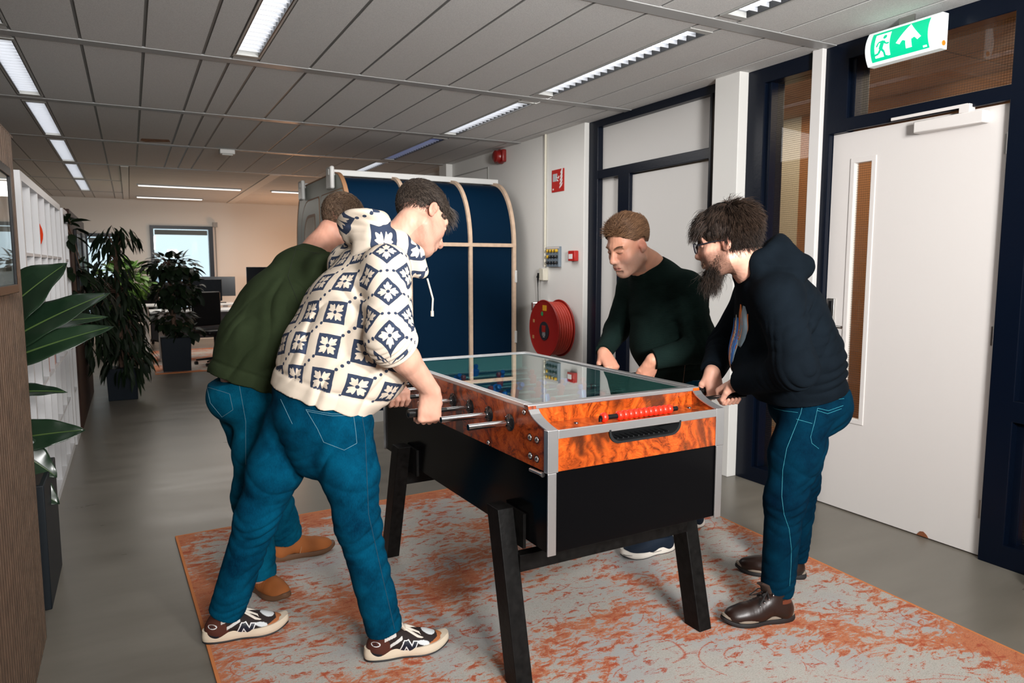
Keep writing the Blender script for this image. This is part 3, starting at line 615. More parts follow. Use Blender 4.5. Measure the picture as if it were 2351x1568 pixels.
def rib(x0, x1, i0, i1, mt, name, z0=.0):
    a, b = arch(i0, z0=z0), arch(i1, z0=z0); n = len(a); m = MB()
    v = [(x, y, z) for x in (x0, x1) for q in (a, b) for y, z in q]; f = []
    for i in range(n - 1):
        f += [(i, i + 1, n + i + 1, n + i), (2 * n + i, 3 * n + i, 3 * n + i + 1, 2 * n + i + 1), (i, 2 * n + i, 2 * n + i + 1, i + 1), (n + i, n + i + 1, 3 * n + i + 1, 3 * n + i)]
    m.add(v, f); return m.build(name, mt, B, smooth=40)
rib(1.745, 3.335, .028, .045, blue, 'shell', .10)
for x, d in ((2.255, .02), (2.865, .02), (3.338, .024)): rib(x, x + .034, 0, .06, ply, 'rib', .08)
m = MB(); m.box(1.75, 3.34, YN - .002, YN + .03, ZA - .012, ZA + .022); m.build('horizontal_rail', ply, B, smooth=0)
for y in (YN + .44, YF - .52):
    m = MB(); m.box(1.65, 3.40, y, y + .08, ZTOP - .02, ZTOP + .035); m.build('ridge_beam', pale, B, bevel=.006)
m = MB(); m.box(1.72, 3.38, YN + .02, YF - .02, .0, .10); m.build('plinth', pale, B, smooth=0)
for y in (YN + .48, YF - .48):
    m = MB(); m.box(1.655, 1.695, y - .09, y + .09, 2.13, ZTOP + .06); m.build('ridge_hook', pale, B, bevel=.014)
# end panel with two arched windows
m = MB(); m.prism(arch(-.01), .03, 'x', 1.71); ep = m.build('end_panel', greyp, B, smooth=0)
m = MB(); rib(1.706, 1.744, -.014, -.002, ply_e, 'end_panel_edge')
def pan(y0, y1, z0, z1, r, dx, mt, name):
    pl = [(y0, z0), (y1, z0)]
    for k in range(7): a = k / 6 * math.pi / 2; pl.append((y1 - r + r * math.cos(a), z1 - r + r * math.sin(a)))
    for k in range(7): a = k / 6 * math.pi / 2; pl.append((y0 + .03 - .03 * math.sin(a), z1 - .03 + .03 * math.cos(a)))
    mm = MB(); mm.prism(pl, .006, 'x', dx); return mm.build(name, mt, B, smooth=0)
pan(7.32, 8.22, .15, 2.12, .42, 1.7065, ply_e, 'door_groove'); pan(7.335, 8.205, .16, 2.105, .41, 1.7055, greyp, 'door_leaf'); pan(6.40, 7.24, .15, 2.12, .05, 1.7065, ply_e, 'door_groove'); pan(6.41, 7.23, .16, 2.11, .05, 1.7055, greyp, 'door_leaf')
pgl = mat('booth_glass', (.16, .19, .18), .08, .0, 1.0)
pan(7.50, 8.05, .9, 1.96, .25, 1.7045, ply_e, 'window_frame'); pan(7.53, 8.02, .93, 1.93, .24, 1.7035, pgl, 'window_pane'); pan(6.55, 7.05, .9, 2.0, .15, 1.7045, ply_e, 'window_frame'); pan(6.58, 7.02, .93, 1.97, .14, 1.7035, pgl, 'window_pane')
for z in (1.32, .72):
    m = MB(); m.box(3.355, 3.378, YN - .012, YN + .004, z - .06, z + .06); m.build('rib_clip', pale, B, bevel=.004)
# ================================================================== THINGS ON THE RIGHT WALL
XW = 3.54
m = MB(); m.tube([(XW - .012, 5.945, 2.66), (XW - .012, 5.945, 1.42)], .011, 10); cable = m.build('conduit', mat('cream_plastic', (.60, .57, .47), .5)); tag(cable, 'thin cream conduit running down the white wall to the socket', 'conduit')
s_ = thing('fire_hose_sign', 'red fire hose reel sign with white pictogram on the wall', 'sign', (XW, 5.732, 2.21))
m = MB(); m.box(XW - .006, XW, 5.625, 5.838, 2.108, 2.312); m.build('sign_plate', redp, s_, smooth=0)
wp = mat('sign_print', (.72, .71, .70), .5)
m = MB(); m.box(XW - .008, XW - .0062, 5.74, 5.815, 2.205, 2.275); m.build('hose_box_symbol', mat('grey_print', (.42, .42, .44), .5), s_, smooth=0)
m = MB(); m.tube([(XW - .008, 5.75, 2.24), (XW - .008, 5.715, 2.23), (XW - .008, 5.71, 2.25)], .004, 6).tube([(XW - .0075, 5.72, 2.205), (XW - .0075, 5.735, 2.215)], .005, 6); m.build('nozzle_symbol', wp, s_)
for k in range(5):
    z = 2.135 + k * .033; m = MB(); m.prism([(5.70 - .006 * k, z), (5.66 - .003 * k, z + .022), (5.645, z + .05), (5.665 - .002 * k, z + .045), (5.70 - .004 * k, z + .014)], .0015, 'x', XW - .0078); m.build('flame_symbol', wp, s_, smooth=0)
m = MB(); m.lathe([(.009, 0), (.009, .0015)], (XW - .006, 5.81, 2.135), (-1, 0, 0), 14); m.build('valve_symbol', wp, s_, smooth=0)
p_ = thing('switch_panel', 'grey wall panel with rows of yellow and black keyed switches', 'switch panel', (XW, 5.77, 1.51))
m = MB(); m.box(XW - .03, XW, 5.665, 5.885, 1.415, 1.605); m.build('panel_plate', mat('panel_grey', (.16, .20, .24), .4), p_, bevel=.003, smooth=0)
for r in range(3):
    for c in range(4):
        y, z = 5.852 - c * .052, 1.565 - r * .055; mt = mat('yellow_switch', (.62, .38, .02), .4) if r == 0 or (r == 1 and c == 0) else mat('switch_black', (.015, .015, .015), .3)
        m = MB(); m.lathe([(.015, 0), (.015, .018), (.011, .022)], (XW - .03, y, z), (-1, 0, 0), 14); sw = m.build('switch', mt, p_)
        m = MB(); m.lathe([(.006, 0), (.006, .006)], (XW - .052, y, z + .002), (-1, 0, 0), 8); m.build('key_slot', chrome, sw)
m = MB(); m.box(XW - .031, XW - .03, 5.66, 5.89, 1.585, 1.602); m.build('label_strip', mat('tape_white', (.6, .55, .52), .6), p_, smooth=0)
c_ = thing('fire_call_point', 'small red manual fire call point on the wall right of the switch panel', 'call point', (XW, 5.43, 1.51))
m = MB(); m.box(XW - .045, XW, 5.378, 5.485, 1.467, 1.56); m.build('case', redp, c_, bevel=.006)
m = MB(); m.box(XW - .0475, XW - .045, 5.41, 5.47, 1.487, 1.53); m.build('press_plate', wp, c_, smooth=0)
q_ = thing('wall_socket', 'cream wall socket box at the foot of the conduit', 'socket', (XW, 5.945, 1.34))
m = MB(); m.box(XW - .055, XW, 5.905, 5.985, 1.285, 1.40); m.build('socket_box', MATS['cream_plastic'], q_, bevel=.006)
m = MB(); m.tube([(XW - .03, 6.03, 1.345), (XW - .035, 6.04, 1.31)], [.014, .017], 10).tube([(XW - .035, 6.04, 1.31), (XW - .03, 6.05, 1.22), (XW - .02, 6.055, 1.0), (XW - .02, 6.06, .3)], [.010, .004, .0035, .0035], 8).box(XW - .045, XW - .02, 5.98, 6.035, 1.335, 1.355); tag(m.build('power_cord', black), 'black plug and cord hanging from the wall socket behind the hose reel', 'cord')
s_ = thing('fire_siren', 'red fire alarm sounder high on the wall above the blue booth', 'siren', (XW, 6.85, 2.58))
m = MB(); m.lathe([(.075, 0), (.075, .04), (.06, .06), (.06, .09), (.045, .10)], (XW, 6.86, 2.575), (-1, 0, 0), 20); m.build('sounder', mat('dark_red', (.20, .008, .006), .35), s_)
m = MB(); m.box(XW - .05, XW, 6.76, 6.96, 2.51, 2.64); m.build('siren_base', MATS['dark_red'], s_, bevel=.012)
# hose reel
H = thing('fire_hose_reel', 'red fire hose reel with round black label on the wall', 'fire hose reel', (XW, 5.62, .85))
rr = mat('reel_red', (.30, .012, .008), .38); hy, hz = 5.60, .852
def disc(x, r, name): 
    m = MB(); m.lathe([(.05, -.006), (r - .02, -.006), (r, .004), (r + .003, .012), (r - .002, .016), (r - .02, .006), (.05, .004)], (x, hy, hz), (-1, 0, 0), 56); return m.build(name, rr, H)
disc(3.325, .262, 'front_disc'); disc(3.49, .262, 'rear_disc')
m = MB(); m.lathe([(.20, 0), (.20, .16)], (3.485, hy, hz), (-1, 0, 0), 40); m.build('drum', rr, H)
for k in range(6):
    m = MB(); x = 3.345 + k * .025; m.tube([(x, hy + .232 * math.cos(a), hz + .232 * math.sin(a)) for a in [i * math.pi / 24 for i in range(49)]], .0135, 10, cap=False); m.build('hose', mat('hose_red', (.42, .03, .015), .45), H)
m = MB(); m.lathe([(.085, 0), (.085, .004), (.0, .005)], (3.319, hy, hz - .02), (-1, 0, 0), 36); lb = m.build('round_label', mat('label_black', (.02, .02, .025), .4), H)
m = MB()
for k, (w, z) in enumerate(((.04, .035), (.035, -.0), (.055, -.012), (.05, -.022), (.055, -.032), (.048, -.042), (.03, -.055))): m.box(3.3125, 3.3135, hy - w / 2, hy + w / 2, hz - .02 + z - .0022, hz - .02 + z + .0022)
m.build('label_print', mat('print_grey', (.45, .42, .42), .6), lb, smooth=0)
m = MB(); m.box(3.317, 3.319, hy - .04, hy + .03, hz + .165, hz + .215); m.build('yellow_sticker', mat('sticker_yellow', (.60, .28, .015), .5), H, smooth=0)
m = MB(); m.lathe([(.02, 0), (.02, .001)], (3.319, hy + .04, hz + .135), (-1, 0, 0), 18); m.build('green_sticker', mat('sticker_green', (.02, .25, .08), .5), H, smooth=0)
for y, z in ((hy + .19, hz + .06), (hy + .20, hz - .09)):
    m = MB(); m.box(3.317, 3.319, y - .015, y + .015, z - .015, z + .015); m.build('arrow_sticker', mat('sticker_tan', (.50, .25, .10), .5), H, smooth=0)
m = MB(); m.box(3.42, XW, 5.86, 5.90, .95, 1.09).tube([(3.42, 5.9, 1.07), (3.38, 5.93, 1.07), (3.38, 5.93, 1.0)], .012, 8).tube([(3.48, 5.88, 1.03), (3.48, 5.88, .9)], .015, 8); m.build('hose_valve', chrome, H)
m = MB(); m.box(3.31, XW, hy - .03, hy + .03, hz - .03, hz + .03); m.build('axle_bracket', rr, H)
# ================================================================== LEFT SIDE: SLATTED DIVIDER, PICTURE, BOOKCASES
rnd = random.Random(7)
slat = mat('walnut_slat', (.12, .072, .045), .55, var=.25, vscale=14, bump=.2, bscale=120); felt = mat('felt_black', (.010, .009, .009), .95)
D = thing('slatted_divider', 'brown wooden slat divider at the left edge in the foreground', 'room divider', (-.5, 1.2, 0))
m = MB(); m.box(-.66, -.372, -1.2, 3.17, 0, 1.88); m.build('core', felt, D, smooth=0)
m = MB(); prof = []; y = 3.172; z0 = 0
pts = [(-.372, -1.2)]; yy = -1.2
while yy < 3.14:
    pts += [(-.372, yy), (-.352, yy), (-.352, yy + .0265), (-.372, yy + .0265)]; yy += .0395 if abs(yy - 2.86) > .02 else .046
pts += [(-.372, 3.172), (-.376, 3.172), (-.376, -1.2)]
m.prism(pts, 1.878, 'z', .004); m.build('slats', slat, D, smooth=0)
m = MB(); m.box(-.68, -.366, 3.168, 3.186, 0, 1.885).box(-.68, -.352, -1.2, 3.186, 1.880, 1.886); m.build('end_cap', slat, D, smooth=0)
F = thing('framed_picture', 'black framed picture hanging on the brown slat divider', 'picture', (-.34, 2.76, 1.52))
m = MB(); y0, y1, z0, z1 = 2.20, 2.84, 1.335, 1.735; w = .028
m.box(-.352, -.326, y0, y0 + w, z0, z1).box(-.352, -.326, y1 - w, y1, z0, z1).box(-.352, -.326, y0, y1, z0, z0 + w).box(-.352, -.326, y0, y1, z1 - w, z1); m.build('frame', mat('frame_black', (.003, .003, .004), .4, spec=.15), F, bevel=.002, smooth=0)
m = MB(); m.box(-.345, -.335, y0 + .02, y1 - .02, z0 + .02, z1 - .02); m.build('mount_board', mat('mount', (.45, .44, .42), .6), F, smooth=0)
g = NB('photo_print'); x, y, z = g.sepxyz(g.tc.outputs['Object']); g.base(g.ramp(g.noise(g.tc.outputs['Object'], 9, 4).outputs['Fac'], [(.4, (.02, .025, .02)), (.55, (.14, .13, .11)), (.65, (.35, .36, .36))])); g.b.inputs['Roughness'].default_value = .5
m = MB(); m.box(-.3345, -.3335, y0 + .07, y1 - .07, z0 + .07, z1 - .07); m.build('print', g.m, F, smooth=0)
m = MB(); m.box(-.3325, -.3305, y0 + .02, y1 - .02, z0 + .02, z1 - .02); m.build('picture_glass', clear, F, smooth=0)
shw = mat('shelf_white', (.68, .68, .69), .4)
def bookcase(name, y0, n, label, xf=-.45, depth=.39, rows=5, top=1.885, xfar=None):
    pit = .36; K = thing(name, label, 'bookcase', (xf - depth / 2, y0 + n * pit / 2, 0)); t = .045; h = (top - t) / rows
    m = MB(); m.box(xf - depth, xf, y0 - t, y0, 0, top).box(xf - depth, xf, y0 + n * pit, y0 + n * pit + t, 0, top).box(xf - depth, xf, y0, y0 + n * pit, top - t, top).box(xf - depth, xf, y0, y0 + n * pit, 0, t)
    m.build('carcass', shw, K, smooth=0)
    for k in range(1, n):
        m = MB(); m.box(xf - depth + .002, xf - .004, y0 + k * pit - .008, y0 + k * pit + .008, t, top - t); m.build('divider', shw, K, smooth=0)
    for r in range(1, rows):
        m = MB(); z = t + r * (top - 2 * t) / rows; m.box(xf - depth + .002, xf - .006, y0, y0 + n * pit, z - .008, z + .008); m.build('shelf', shw, K, smooth=0)
    return K, pit, lambda r: t + r * (top - 2 * t) / rows + .008
K, pit, zr = bookcase('bookcase', 4.28, 6, 'white open cube bookcase beside the slat divider, facing the aisle')
K2, _, _2 = bookcase('bookcase', 6.62, 1, 'narrow white bookcase end beyond the long white one', xf=-.44, top=1.87)
cols = {'dark blue': (.015, .04, .13), 'teal': (.01, .16, .18), 'orange': (.55, .13, .03), 'white': (.6, .6, .58), 'cream': (.5, .44, .32), 'bright blue': (.01, .25, .42), 'black': (.02, .02, .02), 'red': (.40, .03, .02), 'grey': (.2, .2, .2), 'tan': (.36, .18, .09)}
def book(y, z, w, h, d, cn, label, grp, lean=0.):
    b = thing('book', label, 'book', (-.47, y, z), 0, grp)
    m = MB(); m.box(-d, 0, 0, w, 0, h); m.build('cover', mat('book_' + cn.replace(' ', '_'), cols[cn], .45), b, local=True, bevel=.001, smooth=0)
    m = MB(); m.box(-d + .004, -d + .012, .003, w - .003, h, h + .0012).box(-.0, .0006, w * .25, w * .75, h * .55, h * .8); m.build('spine_label', mat('paper', (.7, .7, .68), .6), b, local=True, smooth=0); b.rotation_euler = (lean, 0, 0); return b
order = [['orange', 'teal', 'black', 'cream', 'tan', 'white', 'grey', 'white', 'tan', 'red', 'bright blue', 'bright blue'], ['black', 'dark blue', 'white', 'teal'], ['dark blue', 'cream', 'tan', 'dark blue', 'white']]
spots = [(5, 1.5, 2, order[0], 'books in the middle compartments of the white bookcase'), (4, 2.0, 1, order[1], 'books low in the white bookcase'), (5, 4.3, 3, order[2], 'books above the potted leaves in the white bookcase')]
def fill(col, row, names, where, grp, start=.02, hb=.24):
    y = 4.28 + col * pit + start; last = None
    for i, cn in enumerate(names):
        w = rnd.uniform(.018, .036); h = hb + rnd.uniform(-.035, .03)
        prev = f'next to the {names[i-1]} one' if i else 'nearest the divider'
        book(y, zr(row), w, h, rnd.uniform(.19, .25), cn, f'{cn} book {where}, {prev}', grp); y += w + .003
fill(2, 2, ['orange', 'teal', 'dark blue', 'white', 'tan', 'grey', 'cream', 'red'], 'at waist height, third column', 'books at waist height, third column')
fill(3, 2, ['cream', 'tan', 'white', 'teal', 'black', 'white', 'orange', 'white', 'red', 'bright blue'], 'at waist height, fourth column', 'books at waist height, fourth column', hb=.25)
fill(4, 2, ['white', 'dark blue', 'tan', 'bright blue', 'red'], 'at waist height, fifth column', 'books at waist height, fifth column')
fill(1, 2, ['black', 'dark blue', 'teal', 'white'], 'at waist height, second column', 'books at waist height, second column', .1)
fill(2, 3, ['dark blue', 'cream', 'tan', 'dark blue', 'white'], 'behind the upper leaf', 'books behind the upper leaf', .1)
fill(5, 1, ['black', 'bright blue', 'cream', 'teal'], 'in the low far compartment', 'books in the low far compartment', .05)
m = MB(); m.lathe([(.0, 0), (.055, .004), (.10, .03), (.115, .06), (.108, .062), (.09, .035), (.0, .012)], (-.58, 5.16, zr(4) + .125), (.75, -.80, 0), 24); m.lathe([(.05, 0), (.045, .05), (.03, .06)], (-.60, 5.18, zr(4)), (0, 0, 1), 16); tag(m.build('ornament_dish', mat('orange_glaze', (.75, .06, .015), .25)), 'orange red round dish standing in an upper bookcase compartment', 'dish')
# brown second divider and its pictures
m = MB(); m.box(-.88, -.43, 7.1, 9.3, 0, 1.90); dv = m.build('panel_divider', mat('dark_walnut', (.035, .015, .010), .6, spec=.2, var=.3, vscale=9), bevel=.004, smooth=0); tag(dv, 'dark brown tall divider box behind the white bookcase', 'room divider')
for k, y in enumerate((7.75, 8.6)):
    f = thing('framed_picture', ['black picture frame on the dark brown divider, nearer one', 'black picture frame on the dark brown divider, farther one'][k], 'picture', (-.43, y, 1.5))
    m = MB(); m.box(-.43, -.405, y - .25, y + .25, 1.2, 1.75); m.build('frame', MATS['frame_black'], f, bevel=.003, smooth=0); m = MB(); m.box(-.405, -.402, y - .21, y + .21, 1.24, 1.71); m.build('print', mat('print_blue', (.05, .09, .13), .2), f, smooth=0)
# ================================================================== PLANTS
def leafgeo(m, base, d, up, length, width, droop=.3, cup=.25, wave=0., n=9, k=2, mi=0, ph=0., tip=1.0):
    d = Vector(d).normalized(); up = Vector(up); s = d.cross(up).normalized(); u = s.cross(d).normalized(); p = Vector(base); o = len(m.v); step = length / n; rows = []
    for i in range(n + 1):
        t = i / n; w = width * (math.sin(math.pi * min(1, t ** .75 * 1.0)) ** .8) * (1 if t < 1 else 0)
        for j in range(-k, k + 1):
            q = j / k; z = cup * w * abs(q) + wave * math.sin(t * 22 + ph) * abs(q) ** 2 * width
            m.v.append(tuple(p + s * (w * q) + u * z))
        a = droop / n; d2 = (d - u * a).normalized(); u = (u + d * a).normalized(); d = d2; p = p + d * step
    c = 2 * k + 1
    for i in range(n):
        for j in range(2 * k):
            a = o + i * c + j; m.f.append((a, a + 1, a + c + 1, a + c)); m.mi.append(mi)
def leafmat(name, c1, c2, rough=.3, trans=.0):
    g = NB(name); nz = g.noise(g.tc.outputs['Object'], 5, 3).outputs['Fac']; g.base(g.ramp(nz, [(.35, c1), (.65, c2)])); g.b.inputs['Roughness'].default_value = rough; g.b.inputs['Specular IOR Level'].default_value = .6 if rough < .35 else .2
    if trans: g.b.inputs['Subsurface Weight'].default_value = 0
    return g.m
lf_dark = leafmat('leaf_dark_glossy', (.008, .022, .011), (.018, .042, .020), .24); lf_deep = leafmat('leaf_deep_green', (.003, .008, .003), (.009, .020, .007), .55)
lf_mid = leafmat('leaf_mid', (.05, .13, .02), (.16, .30, .06), .4); lf_rib = mat('leaf_rib', (.07, .12, .03), .4); bark = mat('bark', (.10, .055, .035), .8, var=.4, vscale=30)
# big leaved plant in the tall planter behind the slat divider
PL = thing('big_leaf_plant', 'large glossy leaved plant behind the slat divider in a tall dark planter', 'plant', (-.50, 3.62, 0))
m = MB(); m.box(-.66, -.355, 3.40, 3.90, 0, .53); m.box(-.645, -.37, 3.415, 3.885, .515, .5301, 1); m.build('planter', [mat('planter_blue_black', (.007, .011, .015), .55, spec=.3), mat('soil', (.02, .014, .01), .95)], PL, bevel=.004)
stems = []
def bigleaf(base, tip, width, up, name='leaf'):
    b, t = Vector(base), Vector(tip); d = t - b; L_ = d.length * 1.04; dr = .35; dd = d.normalized() + Vector((0, 0, .17)); m = MB(); n = 22; k = 7
    leafgeo(m, b, dd, up, L_, width, dr, .22, .05, n, k, 0, base[2] * 9)
    o = m.build(name, lf_dark, PL, recalc=False, smooth=180); md = o.modifiers.new('thick', 'SOLIDIFY'); md.thickness = .0015
    mr = MB(); pts = [Vector(m.v[i * (2 * k + 1) + k]) + Vector((0, 0, .0015)) for i in range(n)]; mr.tube(pts, [.0055 * (1 - .8 * i / n) for i in range(n)], 6); off = Vector(PL.location); r = mr.build('midrib', lf_rib, o)
    ms = MB(); mid = (b + Vector((-.5, 3.62, .53))) / 2; mid.x -= .03; ms.tube([(-.52, 3.64, .50), tuple(mid), tuple(b)], [.013, .010, .007], 8); ms.build('leaf_stalk', mat('stalk_green', (.06, .13, .03), .45), PL)
# positions on the aisle side of the divider end
bigleaf((-.60, 3.75, 1.10), (-.265, 3.66, 1.42), 0.135, (-.45, -.75, .45))
bigleaf((-.60, 3.70, 1.02), (-.105, 3.62, 1.285), 0.095, (-.1, -.75, .8))
bigleaf((-.62, 3.85, 1.10), (-.12, 3.80, 1.16), 0.06, (.1, -.7, .7))
bigleaf((-.58, 3.66, .98), (-.09, 3.60, 1.125), 0.075, (0, -.8, .7))
bigleaf((-.58, 3.70, .87), (-.285, 3.64, .865), 0.05, (0, -.5, .9))
bigleaf((-.56, 3.72, .66), (-.235, 3.62, .665), 0.075, (.1, -.9, .6))
bigleaf((-.55, 3.65, .70), (-.345, 3.60, .50), 0.075, (.4, -.8, .4))
bigleaf((-.56, 3.70, .56), (-.35, 3.60, .38), 0.075, (.5, -.9, .3))
# dense drooping dark plant beside the brown divider
def cluster_plant(name, label, loc, base_h, specs, leafm, ll, lw, pot=None, trunk=None, seed=1, droop=.7, down=.6, flow=None, n=5):
    t = thing(name, label, 'plant', loc); rn = random.Random(seed); m = MB(); ms = MB()
    for (cx_, cy_, cz_, rx, ry, rz, cnt) in specs:
        for _ in range(cnt):
            a, b = rn.uniform(0, 2 * math.pi), math.acos(rn.uniform(-1, 1)); r = rn.uniform(.35, 1) ** .6
            v = Vector((math.sin(b) * math.cos(a), math.sin(b) * math.sin(a), math.cos(b))); p = Vector((cx_ + rx * r * v.x, cy_ + ry * r * v.y, cz_ + rz * r * v.z))
            d = v * .8 + Vector((rn.uniform(-.5, .5), rn.uniform(-.5, .5), rn.uniform(-.3, .3) - down)); leafgeo(m, Vector(loc) + p, d, (rn.uniform(-.4, .4), rn.uniform(-.4, .4), 1), ll * rn.uniform(.7, 1.25), lw * rn.uniform(.7, 1.2), droop, .2, 0, n, 1)
        for _ in range(max(3, cnt // 12)):
            a = rn.uniform(0, 2 * math.pi); p = Vector((cx_ + rx * .7 * math.cos(a), cy_ + ry * .7 * math.sin(a), cz_ + rz * rn.uniform(-.6, .6))); s0 = Vector((0, 0, base_h)); s1 = Vector((trunk[-1][0] if trunk else 0, trunk[-1][1] if trunk else 0, max(base_h, min(cz_, (trunk[-1][2] if trunk else base_h + .4)))))
            ms.tube([Vector(loc) + s1, Vector(loc) + (s1 + p) / 2 + Vector((0, 0, .08)), Vector(loc) + p], [.009, .006, .003], 5)
    fo = m.build('foliage', leafm, t, recalc=False, smooth=180); fo['kind'] = 'stuff'; br = ms.build('branches', bark, t)
    if trunk: mt = MB(); mt.tube([Vector(loc) + Vector(q) for q in trunk], [.03, .025, .02] if len(trunk) == 3 else .025, 8); mt.build('trunk', bark, t)
    if pot: 
        w, h, mt_ = pot; mp = MB(); x, y = loc[0], loc[1]; mp.hexa([(x - w * .92, y - w * .92, 0), (x + w * .92, y - w * .92, 0), (x + w * .92, y + w * .92, 0), (x - w * .92, y + w * .92, 0)], [(x - w, y - w, h), (x + w, y - w, h), (x + w, y + w, h), (x - w, y + w, h)]); mp.build('pot', mt_, t, bevel=.005, smooth=0)
    return t
navypot = mat('pot_navy', (.004, .009, .016), .6, spec=.2)
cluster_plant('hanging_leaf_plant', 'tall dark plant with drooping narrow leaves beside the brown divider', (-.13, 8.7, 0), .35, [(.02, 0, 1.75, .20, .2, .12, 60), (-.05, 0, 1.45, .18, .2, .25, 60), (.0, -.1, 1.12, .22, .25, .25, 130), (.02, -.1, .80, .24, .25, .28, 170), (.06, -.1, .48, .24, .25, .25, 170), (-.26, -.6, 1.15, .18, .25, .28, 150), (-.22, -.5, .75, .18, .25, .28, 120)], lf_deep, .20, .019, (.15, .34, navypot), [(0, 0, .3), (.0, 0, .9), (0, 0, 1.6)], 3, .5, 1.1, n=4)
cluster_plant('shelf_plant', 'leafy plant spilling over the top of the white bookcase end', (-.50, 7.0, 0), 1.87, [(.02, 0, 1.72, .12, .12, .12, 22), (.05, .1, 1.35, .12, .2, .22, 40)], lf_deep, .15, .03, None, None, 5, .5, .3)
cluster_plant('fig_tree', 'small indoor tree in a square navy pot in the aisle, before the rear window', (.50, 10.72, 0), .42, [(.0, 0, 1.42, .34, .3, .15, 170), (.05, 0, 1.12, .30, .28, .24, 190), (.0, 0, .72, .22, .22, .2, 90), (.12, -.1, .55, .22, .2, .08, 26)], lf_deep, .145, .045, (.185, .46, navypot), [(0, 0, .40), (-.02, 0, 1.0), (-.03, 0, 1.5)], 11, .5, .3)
cluster_plant('lit_office_plant', 'light green leafy plant beside the desk in front of the rear wall', (-.10, 12.4, 0), .6, [(.0, 0, 1.22, .40, .3, .24, 260), (-.05, 0, .90, .26, .2, .2, 130)], lf_mid, .17, .055, (.16, .6, mat('pot_charcoal', (.03, .03, .03), .6)), [(0, 0, .5), (0, 0, .9), (.0, 0, 1.2)], 17, .5, .25)
# ================================================================== REAR OFFICE
dk = mat('desk_white', (.74, .74, .73), .35); scr = mat('screen_off', (.01, .012, .015), .15)
def desk(x0, x1, y0, y1, h, label, topm):
    t = thing('desk', label, 'desk', ((x0 + x1) / 2, (y0 + y1) / 2, 0)); m = MB(); m.box(x0, x1, y0, y1, h - .025, h); m.build('desktop', topm, t, bevel=.003, smooth=0)
    for x in (x0 + .15, x1 - .15):
        m = MB(); m.box(x - .04, x + .04, (y0 + y1) / 2 - .03, (y0 + y1) / 2 + .03, .04, h - .025).box(x - .035, x + .035, y0 + .08, y1 - .08, .0, .04); m.build('leg', dk, t, bevel=.004, smooth=0)
    return t
desk(.22, 1.55, 11.6, 12.3, .76, 'white sit stand desk nearer the square potted tree', dk); desk(.05, 1.6, 13.1, 13.8, .78, 'white desk under the rear window', dk)
desk(1.62, 3.2, 11.6, 12.3, .95, 'raised desk with a wooden top behind the green jumper', mat('oak_top', (.40, .24, .14), .45))
def monitor(x, y, z, rot, label):
    t = thing('monitor', label, 'monitor', (x, y, z), rot); L_ = dict(parent=t, local=True)
    m = MB(); m.box(-.28, .28, -.012, .012, .12, .46); m.build('screen', scr, bevel=.004, smooth=0, **L_)
    m = MB(); m.box(-.03, .03, .012, .03, .02, .3).box(-.12, .12, -.07, .09, 0, .012); m.build('stand', black, smooth=0, **L_)
monitor(.98, 12.05, .76, .1, 'black monitor on the nearer white desk'); monitor(1.35, 13.5, .78, -.1, 'black monitor on the desk under the window'); monitor(1.9, 12.0, .95, .05, 'black monitor on the raised wooden desk')
def chair(x, y, rot, label):
    t = thing('office_chair', label, 'chair', (x, y, 0), rot); L_ = dict(parent=t, local=True)
    m = MB(); m.box(-.24, .24, -.24, .24, .44, .52); m.build('seat', black, bevel=.03, **L_)
    m = MB(); m.box(-.22, .22, .22, .27, .55, 1.05); m.build('backrest', black, bevel=.02, **L_)
    m = MB(); m.lathe([(.03, .08), (.03, .44)], seg=12); m.build('column', black, **L_)
    for k in range(5):
        a = k * 2 * math.pi / 5; m = MB(); m.tube([(0, 0, .10), (.28 * math.cos(a), .28 * math.sin(a), .075)], [.022, .014], 8); lg = m.build('leg', black, **L_)
        m = MB(); m.lathe([(.028, -.018), (.028, .018)], (.28 * math.cos(a), .28 * math.sin(a), .029), (1, 0, 0), 12); m.build('castor', black, parent=lg, local=True)
    for s in (-1, 1):
        m = MB(); m.tube([(.25 * s, .1, .48), (.28 * s, .1, .6), (.28 * s, .1, .68)], .014, 8).box(.28 * s - .03, .28 * s + .03, -.1, .14, .68, .70); m.build('armrest', black, **L_)
chair(1.05, 11.1, .4, 'black office chair left of the green jumper, at the nearer desk'); chair(1.75, 11.2, -.5, 'black office chair at the raised wooden desk'); chair(.3, 14.3, 2.8, 'black office chair under the rear window')
m = MB(); m.box(.25, 1.5, 12.7, 12.73, .25, .72); tag(m.build('desk_screen', mat('screen_fabric', (.03, .03, .035), .9), bevel=.01, smooth=0), 'dark fabric privacy screen standing between the white desks', 'screen')
m = MB(); m.box(-.55, .05, 13.3, 13.8, 0, .72); tag(m.build('drawer_cabinet', mat('cabinet_grey', (.35, .35, .35), .5), bevel=.004, smooth=0), 'low grey cabinet behind the light green plant', 'cabinet')
m = MB(); m.box(.55, .78, 11.75, 11.95, .76, .785); tag(m.build('paper_stack', MATS['paper'], smooth=0), 'small stack of papers on the nearer white desk', 'papers')
m = MB(); m.lathe([(.04, 0), (.045, .14), (.03, .15), (.06, .20)], (.42, 11.85, .76), (0, 0, 1), 14); tag(m.build('paper_cup', MATS['paper']), 'white cup on the nearer white desk', 'cup')
m = MB(); m.tube([(1.50, 15.10, .65), (1.50, 15.10, 2.2)], .012, 8).box(1.46, 1.54, 15.06, 15.14, 2.18, 2.27); tag(m.build('blind_pole', mat('pole_grey', (.25, .25, .24), .5)), 'thin grey pole fixed beside the rear window', 'pole')
